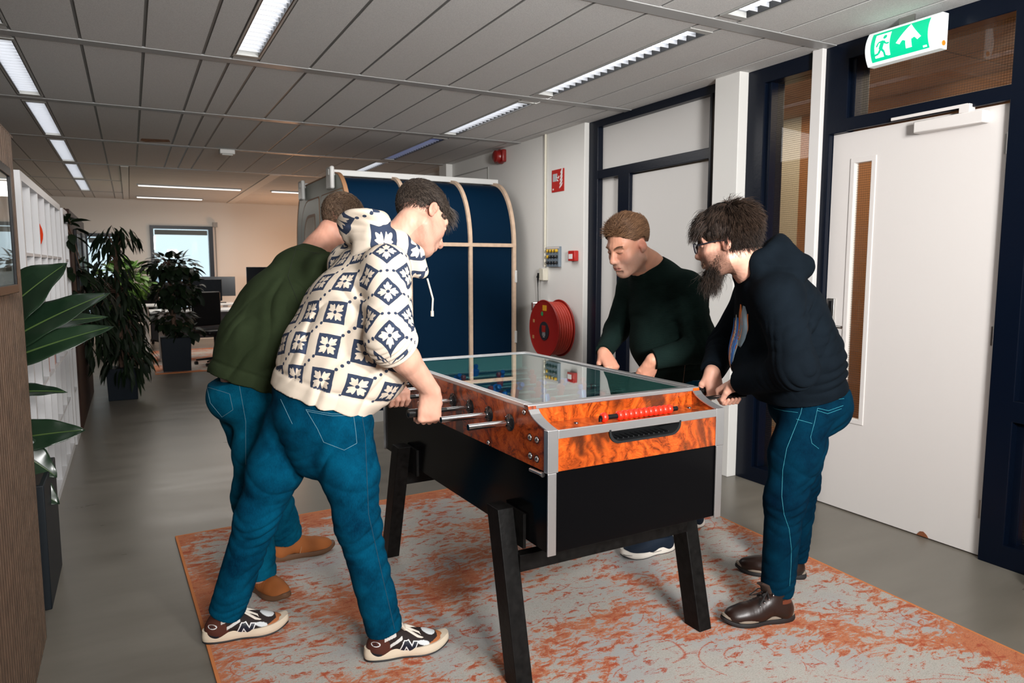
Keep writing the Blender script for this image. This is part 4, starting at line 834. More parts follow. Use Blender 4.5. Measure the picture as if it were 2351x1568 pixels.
# black bin castor at the right edge
C5 = thing('office_chair', 'black castor foot of a chair cut by the right edge', 'chair', (3.52, 1.52, 0))
m = MB(); m.lathe([(.03, -.02), (.034, 0), (.03, .02)], (3.46, 1.56, .034), (.6, .8, 0), 16); m.build('castor', black, C5)
m = MB(); m.tube([(3.46, 1.56, .07), (3.50, 1.48, .10), (3.52, 1.30, .12)], [.014, .018, .022], 8); m.build('leg', black, C5)
# ================================================================== SDF BODY ENGINE (numpy surface nets)
V3 = lambda *a: np.array(a, float)
def nrm(a): a = np.asarray(a, float); return a / np.linalg.norm(a)
class Pr:                                        # one primitive: distance function with bounds
    __slots__ = ('f', 'lo', 'hi', 'k', 'op')
    def __init__(s, f, lo, hi, k, op): s.f, s.lo, s.hi, s.k, s.op = f, lo, hi, k, op
def cone(a, b, ra, rb=None, k=.02, op='+', u=None, sr=1.):
    a, b = np.asarray(a, float), np.asarray(b, float); rb = ra if rb is None else rb; ba = b - a; L2 = max(ba @ ba, 1e-9)
    if u is not None: u = nrm(np.asarray(u, float) - ba * ((np.asarray(u, float) @ ba) / L2))
    def f(P):
        q = P - a; h = np.clip(q @ ba / L2, 0, 1); q = q - h[:, None] * ba
        if u is not None: q = q - (q @ u)[:, None] * (u * (1 - 1 / sr))
        return np.sqrt(np.einsum('ij,ij->i', q, q)) - (ra + (rb - ra) * h)
    r = max(ra, rb) * max(1, sr); return Pr(f, np.minimum(a, b) - r, np.maximum(a, b) + r, k, op)
def ell(c, r, R_=None, k=.02, op='+'):
    c = np.asarray(c, float); r = np.asarray(r, float)
    def f(P):
        q = P - c
        if R_ is not None: q = q @ R_
        k0 = np.sqrt((q / r) @ (1 / np.ones(3)) * 0 + np.einsum('ij,ij->i', q / r, q / r)); k1 = np.sqrt(np.einsum('ij,ij->i', q / r ** 2, q / r ** 2)) + 1e-9
        return k0 * (k0 - 1) / k1
    m = r.max(); return Pr(f, c - m, c + m, k, op)
def smin(a, b, k):
    if k <= 0: return np.minimum(a, b)
    h = np.maximum(k - np.abs(a - b), 0) / k; return np.minimum(a, b) - h * h * k * .25
def evalprims(P, prims, lo, hi, far=.09):
    d = np.full(len(P), far)
    for p in prims:
        g = np.maximum(np.maximum(p.lo - hi, lo - p.hi), 0)
        if g @ g > (far * .8) ** 2: continue
        v = p.f(P)
        d = smin(d, v, p.k) if p.op == '+' else -smin(-d, v, p.k)
    return d
def cutd(d, P, cuts):
    for pt, n in cuts: d = np.maximum(d, (P - np.asarray(pt)) @ nrm(n))
    return d
def group(prims, cuts=(), k=.02): return (prims, list(cuts), k)
def field(groups, disp=None):
    def F(P, lo, hi):
        d = None
        for prims, cuts, k in groups:
            e = cutd(evalprims(P, prims, lo, hi), P, cuts); d = e if d is None else smin(d, e, k)
        if disp is not None: d = d + disp(P)
        return d
    return F
def bounds(groups, pad=.03):
    lo = np.min([p.lo for g_ in groups for p in g_[0] if p.op == '+'], axis=0) - pad; hi = np.max([p.hi for g_ in groups for p in g_[0] if p.op == '+'], axis=0) + pad; return lo, hi
def surface(F, lo, hi, h):
    B = 8; bs = B * h; nb = np.ceil((hi - lo) / bs).astype(int); gx, gy, gz = np.meshgrid(*[np.arange(n) for n in nb], indexing='ij')
    idx = np.stack([gx.ravel(), gy.ravel(), gz.ravel()], 1)
    sup = idx // 5; order = np.lexsort((sup[:, 2], sup[:, 1], sup[:, 0])); idx = idx[order]; sup = sup[order]
    _, st = np.unique(sup[:, 0] * 10000 * 10000 + sup[:, 1] * 10000 + sup[:, 2], return_index=True); st = np.sort(st); st = np.append(st, len(idx))
    O = np.stack(np.meshgrid(*[np.arange(B + 1)] * 3, indexing='ij'), -1).reshape(-1, 3)
    corners = np.array([(i, j, k) for i in (0, 1) for j in (0, 1) for k in (0, 1)])
    edges = [(a, b) for a in range(8) for b in range(a + 1, 8) if np.abs(corners[a] - corners[b]).sum() == 1]
    N = nb * B + 2; keyf = lambda c: (c[..., 0] * N[1] + c[..., 1]) * N[2] + c[..., 2]
    K_, VV, Q = [], [], []
    for s, e in zip(st[:-1], st[1:]):
        ib = idx[s:e]; c = lo + (ib + .5) * bs; l_, h_ = c.min(0) - bs / 2, c.max(0) + bs / 2
        d = F(c, l_, h_); ib = ib[np.abs(d) < bs * .87 * 1.35 + .012]
        if not len(ib): continue
        G = (ib[:, None, :] * B + O[None]).reshape(-1, 3); P = lo + G * h
        val = F(P, P.min(0), P.max(0)).reshape(-1, B + 1, B + 1, B + 1)
        ins = val < 0
        cs = np.stack([val[:, i:i + B, j:j + B, k:k + B] for i, j, k in corners], -1); ci = cs < 0
        act = ci.any(-1) & ~ci.all(-1); w = np.argwhere(act)
        if not len(w): continue
        cv = cs[act]; acc = np.zeros((len(w), 3)); cnt = np.zeros(len(w))
        for a, b in edges:
            m = (cv[:, a] < 0) != (cv[:, b] < 0); t = np.where(m, cv[:, a] / np.where(m, cv[:, a] - cv[:, b], 1), 0)
            acc += m[:, None] * (corners[a] + t[:, None] * (corners[b] - corners[a])); cnt += m
        gc = ib[w[:, 0]] * B + w[:, 1:]; VV.append(lo + (gc + acc / cnt[:, None]) * h); K_.append(keyf(gc))
        for ax in range(3):
            o1, o2 = [a for a in range(3) if a != ax]; sl = [slice(0, B)] * 3; s2 = list(sl); s2[ax] = slice(1, B + 1)
            A_, B_ = ins[(slice(None), *sl)], ins[(slice(None), *s2)]; ww = np.argwhere(A_ != B_)
            if not len(ww): continue
            fl = A_[tuple(ww.T)]; g0 = ib[ww[:, 0]] * B + ww[:, 1:]; u = np.zeros(3, int); v = np.zeros(3, int); u[o1] = 1; v[o2] = 1
            q = np.stack([keyf(g0 - u - v), keyf(g0 - v), keyf(g0), keyf(g0 - u)], 1)
            if ax == 1: fl = ~fl
            q = np.where(fl[:, None], q, q[:, ::-1]); Q.append(q)
    K_ = np.concatenate(K_); VV = np.concatenate(VV); Q = np.concatenate(Q); o = np.argsort(K_); Ks = K_[o]
    pos = np.searchsorted(Ks, Q); pos = np.minimum(pos, len(Ks) - 1); ok = (Ks[pos] == Q).all(1); Q = o[pos[ok]]
    return VV, Q
def drop_islands(V, Q):
    lab = np.arange(len(V))
    for _ in range(400):
        m = lab[Q].min(1); n = lab.copy(); np.minimum.at(n, Q.ravel(), np.repeat(m, 4)); n = n[n]
        if (n == lab).all(): break
        lab = n
    u, c = np.unique(lab, return_counts=True); keep = lab == u[np.argmax(c)]
    mp = np.cumsum(keep) - 1; Q = Q[keep[Q[:, 0]]]; return V[keep], mp[Q]
def meshobj(name, V, Q, mt, parent, cols=None, uv=None, islands=True):
    off = Vector((0, 0, 0)); p = parent
    while p is not None: off += p.location; p = p.parent
    me = bpy.data.meshes.new(name); me.vertices.add(len(V)); me.vertices.foreach_set('co', (V - np.array(off)).astype(np.float32).ravel())
    me.loops.add(len(Q) * 4); me.loops.foreach_set('vertex_index', Q.astype(np.int32).ravel()); me.polygons.add(len(Q))
    me.polygons.foreach_set('loop_start', np.arange(0, len(Q) * 4, 4, dtype=np.int32)); me.update(calc_edges=True)
    me.polygons.foreach_set('use_smooth', np.ones(len(Q), bool))
    if cols is not None:
        a = me.color_attributes.new('Col', 'FLOAT_COLOR', 'POINT'); a.data.foreach_set('color', np.concatenate([cols, np.ones((len(V), 1))], 1).astype(np.float32).ravel())
    if uv is not None:
        l = me.uv_layers.new(name='UVMap'); l.data.foreach_set('uv', uv.astype(np.float32).ravel())
    for k in (mt if isinstance(mt, (list, tuple)) else [mt]): me.materials.append(k)
    o = bpy.data.objects.new(name, me); COL.objects.link(o); o.parent = parent; return o
def sdfobj(name, groups, mt, parent, h=.004, disp=None, colf=None, one=True):
    lo, hi = bounds(groups); V, Q = surface(field(groups, disp), lo, hi, h)
    if one: V, Q = drop_islands(V, Q)
    return meshobj(name, V, Q, mt, parent, colf(V) if colf else None)
def folds(items, base=.0008, fs=35.):
    """items: (centre, axis, wavelength, amplitude, radius, warp)"""
    def D(P):
        d = base * (np.sin(P[:, 0] * fs + 1.7 * np.sin(P[:, 2] * fs * .6)) * np.sin(P[:, 1] * fs * .9 + 1.3 * np.sin(P[:, 0] * fs * .5)) * np.sin(P[:, 2] * fs * 1.1 + np.sin(P[:, 1] * fs * .7)))
        for c, ax, wl, amp, rad, wp in items:
            q = P - c; r2 = np.einsum('ij,ij->i', q, q); m = r2 < (2.6 * rad) ** 2
            if not m.any(): continue
            q = q[m]; t = q @ nrm(ax); s = np.abs(q).sum(1) if False else q @ nrm(np.cross(ax, (.3, .5, .81))); s2 = q @ nrm(np.cross(ax, (.8, -.4, .2)))
            ph = 2 * np.pi * t / wl + wp * (np.sin(s * 24) + .8 * np.sin(s2 * 31 + 1)) + 1.3 * np.sin(t * 37 + s * 15)
            d[m] += amp * (1 - np.abs(np.sin(ph / 2)) * 2) * np.exp(-r2[m] / (2 * rad * rad)) * (.6 + .4 * np.sin(s * 17 + s2 * 13))
        return d
    return D
# ------------------------------------------------------------------ anatomy
def head_prims(H, Rm, s=1., jaw=1., nose=1.):
    """Rm columns: right, forward, up; H: centre of the head"""
    T = lambda x, y, z: H + Rm @ (V3(x, y, z) * s)
    E = lambda c, r, k=.015, op='+', rot=None: ell(T(*c), V3(*r) * s, Rm if rot is None else Rm @ rot, k * s, op)
    C_ = lambda a, b, ra, rb, k=.012, op='+': cone(T(*a), T(*b), ra * s, rb * s, k * s, op)
    P = [E((0, -.014, .048), (.076, .098, .086)), E((0, .022, -.012), (.066, .072, .088), .03), E((0, .045, -.055), (.050 * jaw, .042, .055), .03)]
    for x in (-1, 1):
        P += [C_((x * .055 * jaw, .0, -.060), (x * .018, .070, -.098), .020, .018, .03), E((x * .040, .058, -.028), (.026, .024, .024), .03), C_((x * .012, .086, .030), (x * .046, .070, .030), .0105, .009, .02)]
    P += [E((0, .078, -.098), (.024, .018, .019), .02), C_((0, .085, .022), (0, .112 * nose, -.022), .0095, .0125, .012), E((0, .112 * nose, -.028), (.0135, .014, .011), .01)]
    for x in (-1, 1):
        P += [E((x * .0125, .103, -.033), (.008, .011, .008), .008), E((x * .033, .098, .006), (.0185, .014, .012), .012, '-'), E((x * .032, .078, .006), (.0148, .0138, .0125), .004),
              C_((x * .020, .089, .0105), (x * .044, .083, .0095), .0042, .0035, .006), E((x * .0075, .112, -.0415), (.0035, .006, .0035), .003, '-')]
    P += [E((0, .092, -.062), (.026, .016, .018), .02), C_((-.019, .099, -.0585), (.019, .099, -.0585), .0048, .0048, .006), C_((-.015, .098, -.0715), (.015, .098, -.0715), .0058, .0058, .006), C_((-.023, .104, -.0648), (.023, .104, -.0648), .0018, .0018, .004, '-'), C_((-.014, .096, -.084), (.014, .096, -.084), .006, .006, .01, '-')]
    for x in (-1, 1):                            # ears
        a = R(18) * x; rot = np.array([[math.cos(a), -math.sin(a), 0], [math.sin(a), math.cos(a), 0], [0, 0, 1]]); b = R(-12); rx = np.array([[1, 0, 0], [0, math.cos(b), -math.sin(b)], [0, math.sin(b), math.cos(b)]])
        P += [E((x * .080, -.012, .000), (.0075, .0185, .032), .008, '+', rot @ rx), E((x * .086, -.009, .004), (.005, .012, .021), .004, '-', rot @ rx), E((x * .080, -.004, -.006), (.005, .006, .008), .005, '+', rot), E((x * .078, -.006, -.024), (.006, .009, .009), .008)]
    return P
SK = dict(base=(.66, .37, .27), pink=(.62, .27, .20), lip=(.47, .17, .14), dark=(.10, .05, .03))
def head_cols(V, H, Rm, s, beard=None, brow=(.10, .055, .03), base=SK['base']):
    q = (V - H) @ Rm / s; x, y, z = q.T; ax = np.abs(x); c = np.tile(base, (len(V), 1))
    c = c * (1 + .06 * np.sin(x * 90 + 2 * np.sin(z * 70)) * np.sin(y * 80 + z * 60))[:, None]
    def blend(m, col): c[:] = c * (1 - m[:, None]) + np.array(col) * m[:, None]
    g = lambda cx_, cy_, cz_, r: np.exp(-((ax - cx_) ** 2 + (y - cy_) ** 2 + (z - cz_) ** 2) / (2 * r * r))
    blend(.6 * g(.042, .075, -.03, .022), SK['pink']); blend(.55 * g(0, .118, -.028, .014), SK['pink']); blend(.65 * g(.083, -.01, .0, .024), (.66, .24, .17))
    hd = np.linalg.norm(q, axis=1) < .20
    blend(.9 * hd * (ax < .021) * (y > .088) * np.exp(-((z + .0650) / .0075) ** 4), SK['lip']); blend(.9 * hd * (ax < .024) * (y > .09) * np.exp(-((z + .0648) / .0016) ** 2), (.12, .03, .025))
    zb = .027 - .006 * ((ax - .032) / .02) ** 2; blend(.8 * hd * (y > .06) * (ax > .010) * (ax < .052) * np.exp(-((z - zb) / .0055) ** 2), brow)
    blend(.85 * hd * (y > .072) * (ax > .018) * (ax < .046) * np.exp(-((z - .0035) / .0022) ** 2), (.06, .03, .02))
    if beard is not None:
        col, st = beard; n = .5 + .5 * np.sin(V[:, 0] * 900 + 3 * np.sin(V[:, 2] * 700)) * np.sin(V[:, 1] * 850 + 2 * np.sin(V[:, 2] * 900))
        m = 1 / (1 + np.exp(-(-.030 + .18 * (.09 - y) * (y < .09) - z + .0) * 260)); m = m * (z > -.125) * (y > -.012) * hd * (ax > 0) * (1 - .9 * (y > .088) * (ax < .024) * np.exp(-((z + .0650) / .009) ** 4)) * (1 - np.exp(-((z + .045) / .010) ** 4) * 0); m = m * (np.linalg.norm(q, axis=1) > .05)
        blend(np.clip(st * m * (.55 + .45 * n), 0, 1), col)
    return np.clip(c, 0, 1)
def hand_prims(o, X, Y, Z, s=1., curl=1., gr=.0165):
    """fist on a bar through o along X (towards the index finger); Y wrist to knuckles, Z back of the hand"""
    X, Y, Z = nrm(X), nrm(Y), nrm(Z); T = lambda x, y, z: o + (X * x + Y * y + Z * z) * s; P = []
    W_ = T(.004, -.070, .034)
    for i, (x, l) in enumerate(((.031, 1.), (.010, 1.06), (-.011, 1.0), (-.031, .86))):
        kn = T(x, .026 + (.004 if i == 1 else 0), .030 + (.003 if i == 1 else 0)); P.append(cone(T(x * .55, -.062, .033), kn, .0155 * s, .0125 * s, .020))
        a = T(x, .036 * l, .004); b = T(x, .028 * l, -.019); c = T(x * .98, .008, -.028); e = T(x * .97, -.012 * l, -.019)
        P += [cone(kn, a, .0115 * s, .0098 * s, .003), cone(a, b, .0098 * s, .0088 * s, .0015), cone(b, c, .0088 * s, .0082 * s, .0015), cone(c, e, .0082 * s, .0072 * s, .001)]
    P += [cone(T(.012, -.045, .030), T(.0, .0, .030), .018 * s, .017 * s, .02, u=X, sr=1.7)]
    t0, t1, t2, t3 = T(.018, -.055, .026), T(.044, -.025, .008), T(.046, .004, -.012), T(.030, .020, -.026)
    P += [cone(t0, t1, .0165 * s, .0125 * s, .014), cone(t1, t2, .0120 * s, .0105 * s, .003), cone(t2, t3, .0103 * s, .0085 * s, .002)]
    return P, W_
def strands(name, mt, parent, roots, dirs, length, width, seg=5, jit=.25, curl=.0, grav=.0, seed=0, cols=None, H=None, Rm=None, clump=0, surf=None):
    rn = np.random.default_rng(seed); n = len(roots); d = dirs + rn.normal(0, jit, dirs.shape); d /= np.linalg.norm(d, axis=1)[:, None]; p = roots.copy()
    L_ = length * rn.uniform(.65, 1.15, n); pts = [p.copy()]; axis = nrm((.3, .2, .9)); ph = rn.uniform(0, 6.28, n)
    if clump:
        ci = rn.integers(0, n, clump); cl = np.argmin(((roots[:, None, :] - roots[ci][None]) ** 2).sum(-1), 1)
    for i in range(seg):
        st = (L_ / seg)[:, None]; d2 = d + np.array([0, 0, -grav]) / seg * (i + 1) + curl * np.stack([np.sin(ph + i * 1.7), np.cos(ph * 1.3 + i * 1.9), np.sin(ph * .7 + i * 2.3)], 1)
        if surf is not None: d2 = surf(p, d2)
        d2 /= np.linalg.norm(d2, axis=1)[:, None]; p = p + d2 * st
        if clump: p = p * (1 - .16 * (i + 1) / seg) + (p[ci][cl] + (roots - roots[ci][cl]) * .5) * (.16 * (i + 1) / seg)
        pts.append(p.copy()); d = d2
    pts = np.array(pts); m = seg + 1; side = np.cross(d, rn.normal(0, 1, (n, 3))); side /= np.linalg.norm(side, axis=1)[:, None]; s2 = np.cross(d, side)
    wd = width * (1 - (np.arange(m) / seg) ** 2 * .85)[:, None, None]
    tri = [side, -.5 * side + .87 * s2, -.5 * side - .87 * s2]; V = np.stack([pts + t[None] * wd for t in tri], 2)   # m,n,3,3
    V = V.transpose(1, 0, 2, 3).reshape(-1, 3); Q = []
    base = (np.arange(n) * m * 3)[:, None]
    for i in range(seg):
        for k in range(3): k2 = (k + 1) % 3; Q.append(base + np.array([[i * 3 + k, i * 3 + k2, (i + 1) * 3 + k2, (i + 1) * 3 + k]]))
    Q = np.concatenate(Q); C = None
    if cols is not None: C = np.repeat(np.array(cols[0])[None] + (np.array(cols[1]) - np.array(cols[0]))[None] * rn.beta(1.2, 2.2, n)[:, None], m * 3, axis=0)
    o = meshobj(name, V, Q, mt, parent, C); o['kind'] = 'stuff'; return o
def vcol_mat(name, rough=.5, spec=.4, sss=0., bump=0., bscale=300., sheen=0., aniso=False):
    g = NB(name); a = g.n('Attribute', attribute_name='Col'); g.base(a.outputs['Color']); g.b.inputs['Roughness'].default_value = rough; g.b.inputs['Specular IOR Level'].default_value = spec
    if sss: g.b.inputs['Subsurface Weight'].default_value = sss; g.b.inputs['Subsurface Radius'].default_value = (.012, .004, .002); g.b.inputs['Subsurface Scale'].default_value = .6
    if sheen: g.b.inputs['Sheen Weight'].default_value = sheen
    if bump: g.bump(g.noise(g.tc.outputs['Object'], bscale, 3).outputs['Fac'], bump, .001)
    return g.m
skin = vcol_mat('skin', .48, .38, .12, .25, 500); hairm = vcol_mat('hair', .45, .25); hairbase = vcol_mat('hair_base', .85, .12); stitchm = mat('stitch', (.12, .25, .32), .7)
def frame(fwd, up):
    f = nrm(fwd); r = nrm(np.cross(f, up)); return np.stack([r, f, np.cross(r, f)], 1)
def scalp_sample(H, Rm, s, n, seed, inside, grow=.004):
    rn = np.random.default_rng(seed); v = rn.normal(0, 1, (n * 6, 3)); v /= np.linalg.norm(v, axis=1)[:, None]; c = V3(0, -.014, .048); q = c + v * (V3(.076, .098, .086) + grow)
    low = q[:, 2] < .03; q[low, 0] *= np.where(True, 1 - (0.03 - q[low, 2]) * .5, 1); m = inside(q[:, 0], q[:, 1], q[:, 2]); q = q[m][:n]; nr = (q - c) / V3(.076, .098, .086) ** 2; nr /= np.linalg.norm(nr, axis=1)[:, None]
    return H + q @ Rm.T * s, q, nr
def snap(objs_bvh, pts, direction, off=.0015):
    out = []
    for p in pts:
        r = objs_bvh.ray_cast(Vector(p), Vector(direction))
        if r[0] is not None: out.append(tuple(r[0] - Vector(direction).normalized() * off))
    return out
from mathutils.bvhtree import BVHTree
def bvh_of(o):
    off = Vector((0, 0, 0)); p = o.parent
    while p is not None: off += p.location; p = p.parent
    return BVHTree.FromPolygons([v.co + off for v in o.data.vertices], [tuple(p_.vertices) for p_ in o.data.polygons])
def stitch(name, o, bv, pts, eye, mt, r=.0008, n=24, parent=None):
    """thread laid on a garment: points near the surface, dropped on it along the ray from eye"""
    P = []; pts = [np.array(p, float) for p in pts]
    for a, b in zip(pts[:-1], pts[1:]):
        for t in np.linspace(0, 1, n, endpoint=False): P.append(a + (b - a) * t)
    P.append(pts[-1]); out = []
    for p in P:
        d = nrm(p - eye); h = bv.ray_cast(Vector(eye), Vector(d))
        if h[0] is not None and (h[0] - Vector(p)).length < .25: out.append(tuple(h[0] - Vector(d) * .0008))
    if len(out) > 3:
        m = MB(); m.tube(out, r, 5); return m.build(name, mt, parent or o, recalc=False)
# ------------------------------------------------------------------ shoes
def shoe_frame(heel, toe_dir, pitch=0.):
    f = nrm((toe_dir[0], toe_dir[1], 0)); l = V3(-f[1], f[0], 0); u = V3(0, 0, 1)
    f2 = f * math.cos(pitch) - u * math.sin(pitch); u2 = u * math.cos(pitch) + f * math.sin(pitch); return np.array(heel, float), np.stack([f2, l, u2], 1)
def shoe_upper(o, Rm, s, boot=0., tall=.0, low=1.):
    T = lambda x, y, z: o + Rm @ (V3(x, y, z) * s); E = lambda c, r, k=.02: ell(T(*c), V3(*r) * s, Rm, k)
    P = [E((.235, 0, .030), (.062, .046, .036 + .006 * boot)), E((.185, .002, .038), (.07, .046, .040)), cone(T(.10, 0, .058), T(.20, 0, .038), .040 * s, .034 * s, .03), E((.048, 0, .045), (.046, .036, .05)), cone(T(.055, 0, .055), T(.066, 0, .085 + tall), .037 * s, (.039 + .000 * boot) * s, .03), cone(T(.075, 0, .09 + tall * .6), T(.15, 0, .058), .030 * s, .030 * s, .03)]
    return group(P, [(T(0, 0, .018), -Rm[:, 2]), (T(0, 0, .095 + tall), Rm[:, 2])], 0)
def sole(name, mt, parent, o, Rm, s, h=.026, grow=.004, z0=0., heelh=.0, wave=0., side=None):
    n = 64; prof = []
    for k in range(n):
        a = 2 * math.pi * k / n; cx_ = .152; x = cx_ + (.152 + grow) * math.copysign(abs(math.cos(a)) ** .85, math.cos(a)); t = max(0, min(1, x / .304)); w = (.036 + .016 * math.exp(-((t - .72) / .22) ** 2) - .006 * math.exp(-((t - .42) / .14) ** 2)) + grow; y = w * math.copysign(abs(math.sin(a)) ** .75, math.sin(a)); prof.append((x, y, t))
    rings = []
    for j, (z, g_) in enumerate(((0, -.004), (.004, 0), (h * .5, .0015), (h, -.001), (h, -.010))):
        r = []
        for x, y, t in prof:
            up = .018 * max(0, (t - .80) / .2) ** 2 * (1 - j * .06); hz = z * (1 + heelh * max(0, 1 - t / .45)); hz += (wave * math.sin(t * 9)) * (j >= 3); sc = 1 + g_ / .05 * .9; r.append(tuple(o + Rm @ (V3((x - .152) * (1 + g_ / .16) + .152, y * sc, hz + up + z0) * s)))
        rings.append(r)
    m = MB(); v = [p for r in rings for p in r]; f = [(j * n + k, j * n + (k + 1) % n, (j + 1) * n + (k + 1) % n, (j + 1) * n + k) for j in range(len(rings) - 1) for k in range(n)] + [tuple(range(n))[::-1], tuple((len(rings) - 1) * n + k for k in range(n))]
    m.add(v, f); return m.build(name, mt, parent, smooth=50)
# ================================================================== PEOPLE
def denim(name, lo, hi, sc=9.):
    g = NB(name); o = g.tc.outputs['Object']; n1 = g.noise(o, sc, 4, .6).outputs['Fac']; n2 = g.noise(g.mapping(o, (1, 1, .18)), 420, 2, .7).outputs['Fac']
    f = g.math('ADD', g.math('MULTIPLY', n1, .75), g.math('MULTIPLY', n2, .3)); g.base(g.ramp(f, [(.34, lo), (.72, hi)])); g.b.inputs['Roughness'].default_value = .95; g.b.inputs['Specular IOR Level'].default_value = .04; g.bump(n2, .35, .001); return g.m
jean_a = denim('denim_bright', (.0002, .018, .042), (.0008, .078, .150)); jean_b = denim('denim_mid', (.0004, .022, .045), (.002, .10, .175)); jean_d = denim('denim_dark', (.0002, .006, .016), (.0005, .024, .048)); jean_c = denim('denim_washed', (.0004, .034, .070), (.003, .12, .21))
def knit(name, col, sc, amp=.5, dirz=True, rough=.9, v=.12):
    g = NB(name); o = g.tc.outputs['Object']; x, y, z = g.sepxyz(o); w = g.math('SINE', g.math('MULTIPLY', z, sc)); nz = g.noise(o, 350, 2, .6).outputs['Fac']; h = g.math('ADD', g.math('MULTIPLY', w, amp), nz)
    n1 = g.noise(o, 6, 3).outputs['Fac']; g.base(g.ramp(n1, [(.35, tuple(c * (1 - v) for c in col)), (.65, tuple(c * (1 + v) for c in col))])); g.b.inputs['Roughness'].default_value = rough; g.b.inputs['Specular IOR Level'].default_value = .05; g.bump(h, .5, .0018); return g.m
green_knit = knit('green_sweat', (.030, .043, .020), 10, .0, v=.10); dark_knit = knit('dark_ribbed_knit', (.0065, .0145, .0125), 1500, .6, v=.2); hood_black = knit('black_fleece', (.0035, .006, .009), 10, 0., v=.2)
# the patterned cloth: cream with navy squares, a cream flower in each, and rows of three dots between the corners
g = NB('tile_print'); u, v_, _w = g.sepxyz(g.tc.outputs['UV']); NSm = {}
def cell(off, sc=1.):
    a = g.math('SUBTRACT', g.math('FRACT', g.math('ADD', u, off)), .5); b = g.math('SUBTRACT', g.math('FRACT', g.math('ADD', v_, off)), .5); return a, b
a, b = cell(0.); wob = g.noise(g.tc.outputs['Object'], 40, 2).outputs['Fac']; cheb = g.math('ADD', g.math('MAXIMUM', g.math('ABSOLUTE', a), g.math('ABSOLUTE', b)), g.math('MULTIPLY', g.math('SUBTRACT', wob, .5), .03)); sq = g.math('LESS_THAN', cheb, .335)
rad = g.math('POWER', g.math('ADD', g.math('MULTIPLY', a, a), g.math('MULTIPLY', b, b)), .5); ang = g.math('ARCTAN2', b, a)
c4 = g.math('MULTIPLY', g.math('COSINE', g.math('MULTIPLY', ang, 4.)), -1.); pet = g.math('POWER', g.math('MAXIMUM', g.math('MULTIPLY', g.math('ADD', c4, 1.), .5), 0.0001), .45)
lob = g.math('MULTIPLY', g.math('MULTIPLY', g.math('COSINE', g.math('MULTIPLY', ang, 12.)), -1.), .045); Rr_ = g.math('ADD', g.math('ADD', .085, g.math('MULTIPLY', pet, .205)), lob)
saw = g.math('MULTIPLY', g.math('SINE', g.math('MULTIPLY', rad, 34.)), .012); fl = g.math('LESS_THAN', rad, g.math('ADD', Rr_, saw)); dot = g.math('LESS_THAN', rad, .055)
a2, b2 = cell(.5); dd = g.n('Value'); dots = None
for o1, o2 in ((0, 0), (.135, .135), (-.135, -.135)):
    q = g.math('ADD', g.math('POWER', g.math('SUBTRACT', a2, o1), 2.), g.math('POWER', g.math('SUBTRACT', b2, o2), 2.)); k = g.math('LESS_THAN', q, .0024); dots = k if dots is None else g.math('MAXIMUM', dots, k)
ink = g.math('MAXIMUM', g.math('MAXIMUM', g.math('MULTIPLY', sq, g.math('SUBTRACT', 1., fl)), dot), g.math('MULTIPLY', dots, g.math('SUBTRACT', 1., sq)))
ut = g.n('Attribute', attribute_name='plain'); ink = g.math('MULTIPLY', ink, g.math('SUBTRACT', 1., ut.outputs['Fac']))
g.base(g.mix(ink, (.70, .60, .49), (.035, .048, .085))); g.b.inputs['Roughness'].default_value = .9; g.b.inputs['Specular IOR Level'].default_value = .15; g.bump(g.noise(g.tc.outputs['Object'], 500, 2).outputs['Fac'], .3, .001); printm = g.m
def body_common(J, fr, s, neck_r=.058, arm=(.047, .040, .030), skip=()):
    """torso, arms and legs under the clothes: one surface with the head and hands"""
    P = []; lat = J['lat']; latc = J.get('latc', lat)
    P += [cone(J['pel'], J['chest'], .105 * s, .115 * s, .03, u=lat, sr=1.25), cone(J['chest'], J['upper'], .115 * s, .085 * s, .05, u=latc, sr=1.3), cone(J['shR'], J['shL'], .045 * s, .045 * s, .05)]
    P += [cone(J['neck'], J['head'] + J['Rm'] @ V3(0, -.030, -.055), neck_r * s, neck_r * .93 * s, .03), cone(J['upper'], J['neck'], .075 * s, neck_r * 1.06 * s, .05)]
    for S_ in 'RL':
        P += [cone(J['sh' + S_], J['el' + S_], arm[0] * s, arm[1] * s, .03), cone(J['el' + S_] + (J['wr' + S_] - J['el' + S_]) * .0, J['el' + S_] + (J['wr' + S_] - J['el' + S_]) * .35, arm[1] * s, arm[1] * 1.06 * s, .02), cone(J['el' + S_] + (J['wr' + S_] - J['el' + S_]) * .35, J['wr' + S_], arm[1] * 1.06 * s, arm[2] * s, .02, )]
        P += [cone(J['hip' + S_], J['kne' + S_], .07 * s, .047 * s, .05), cone(J['kne' + S_], J['ank' + S_], .046 * s, .034 * s, .03)]
    return P
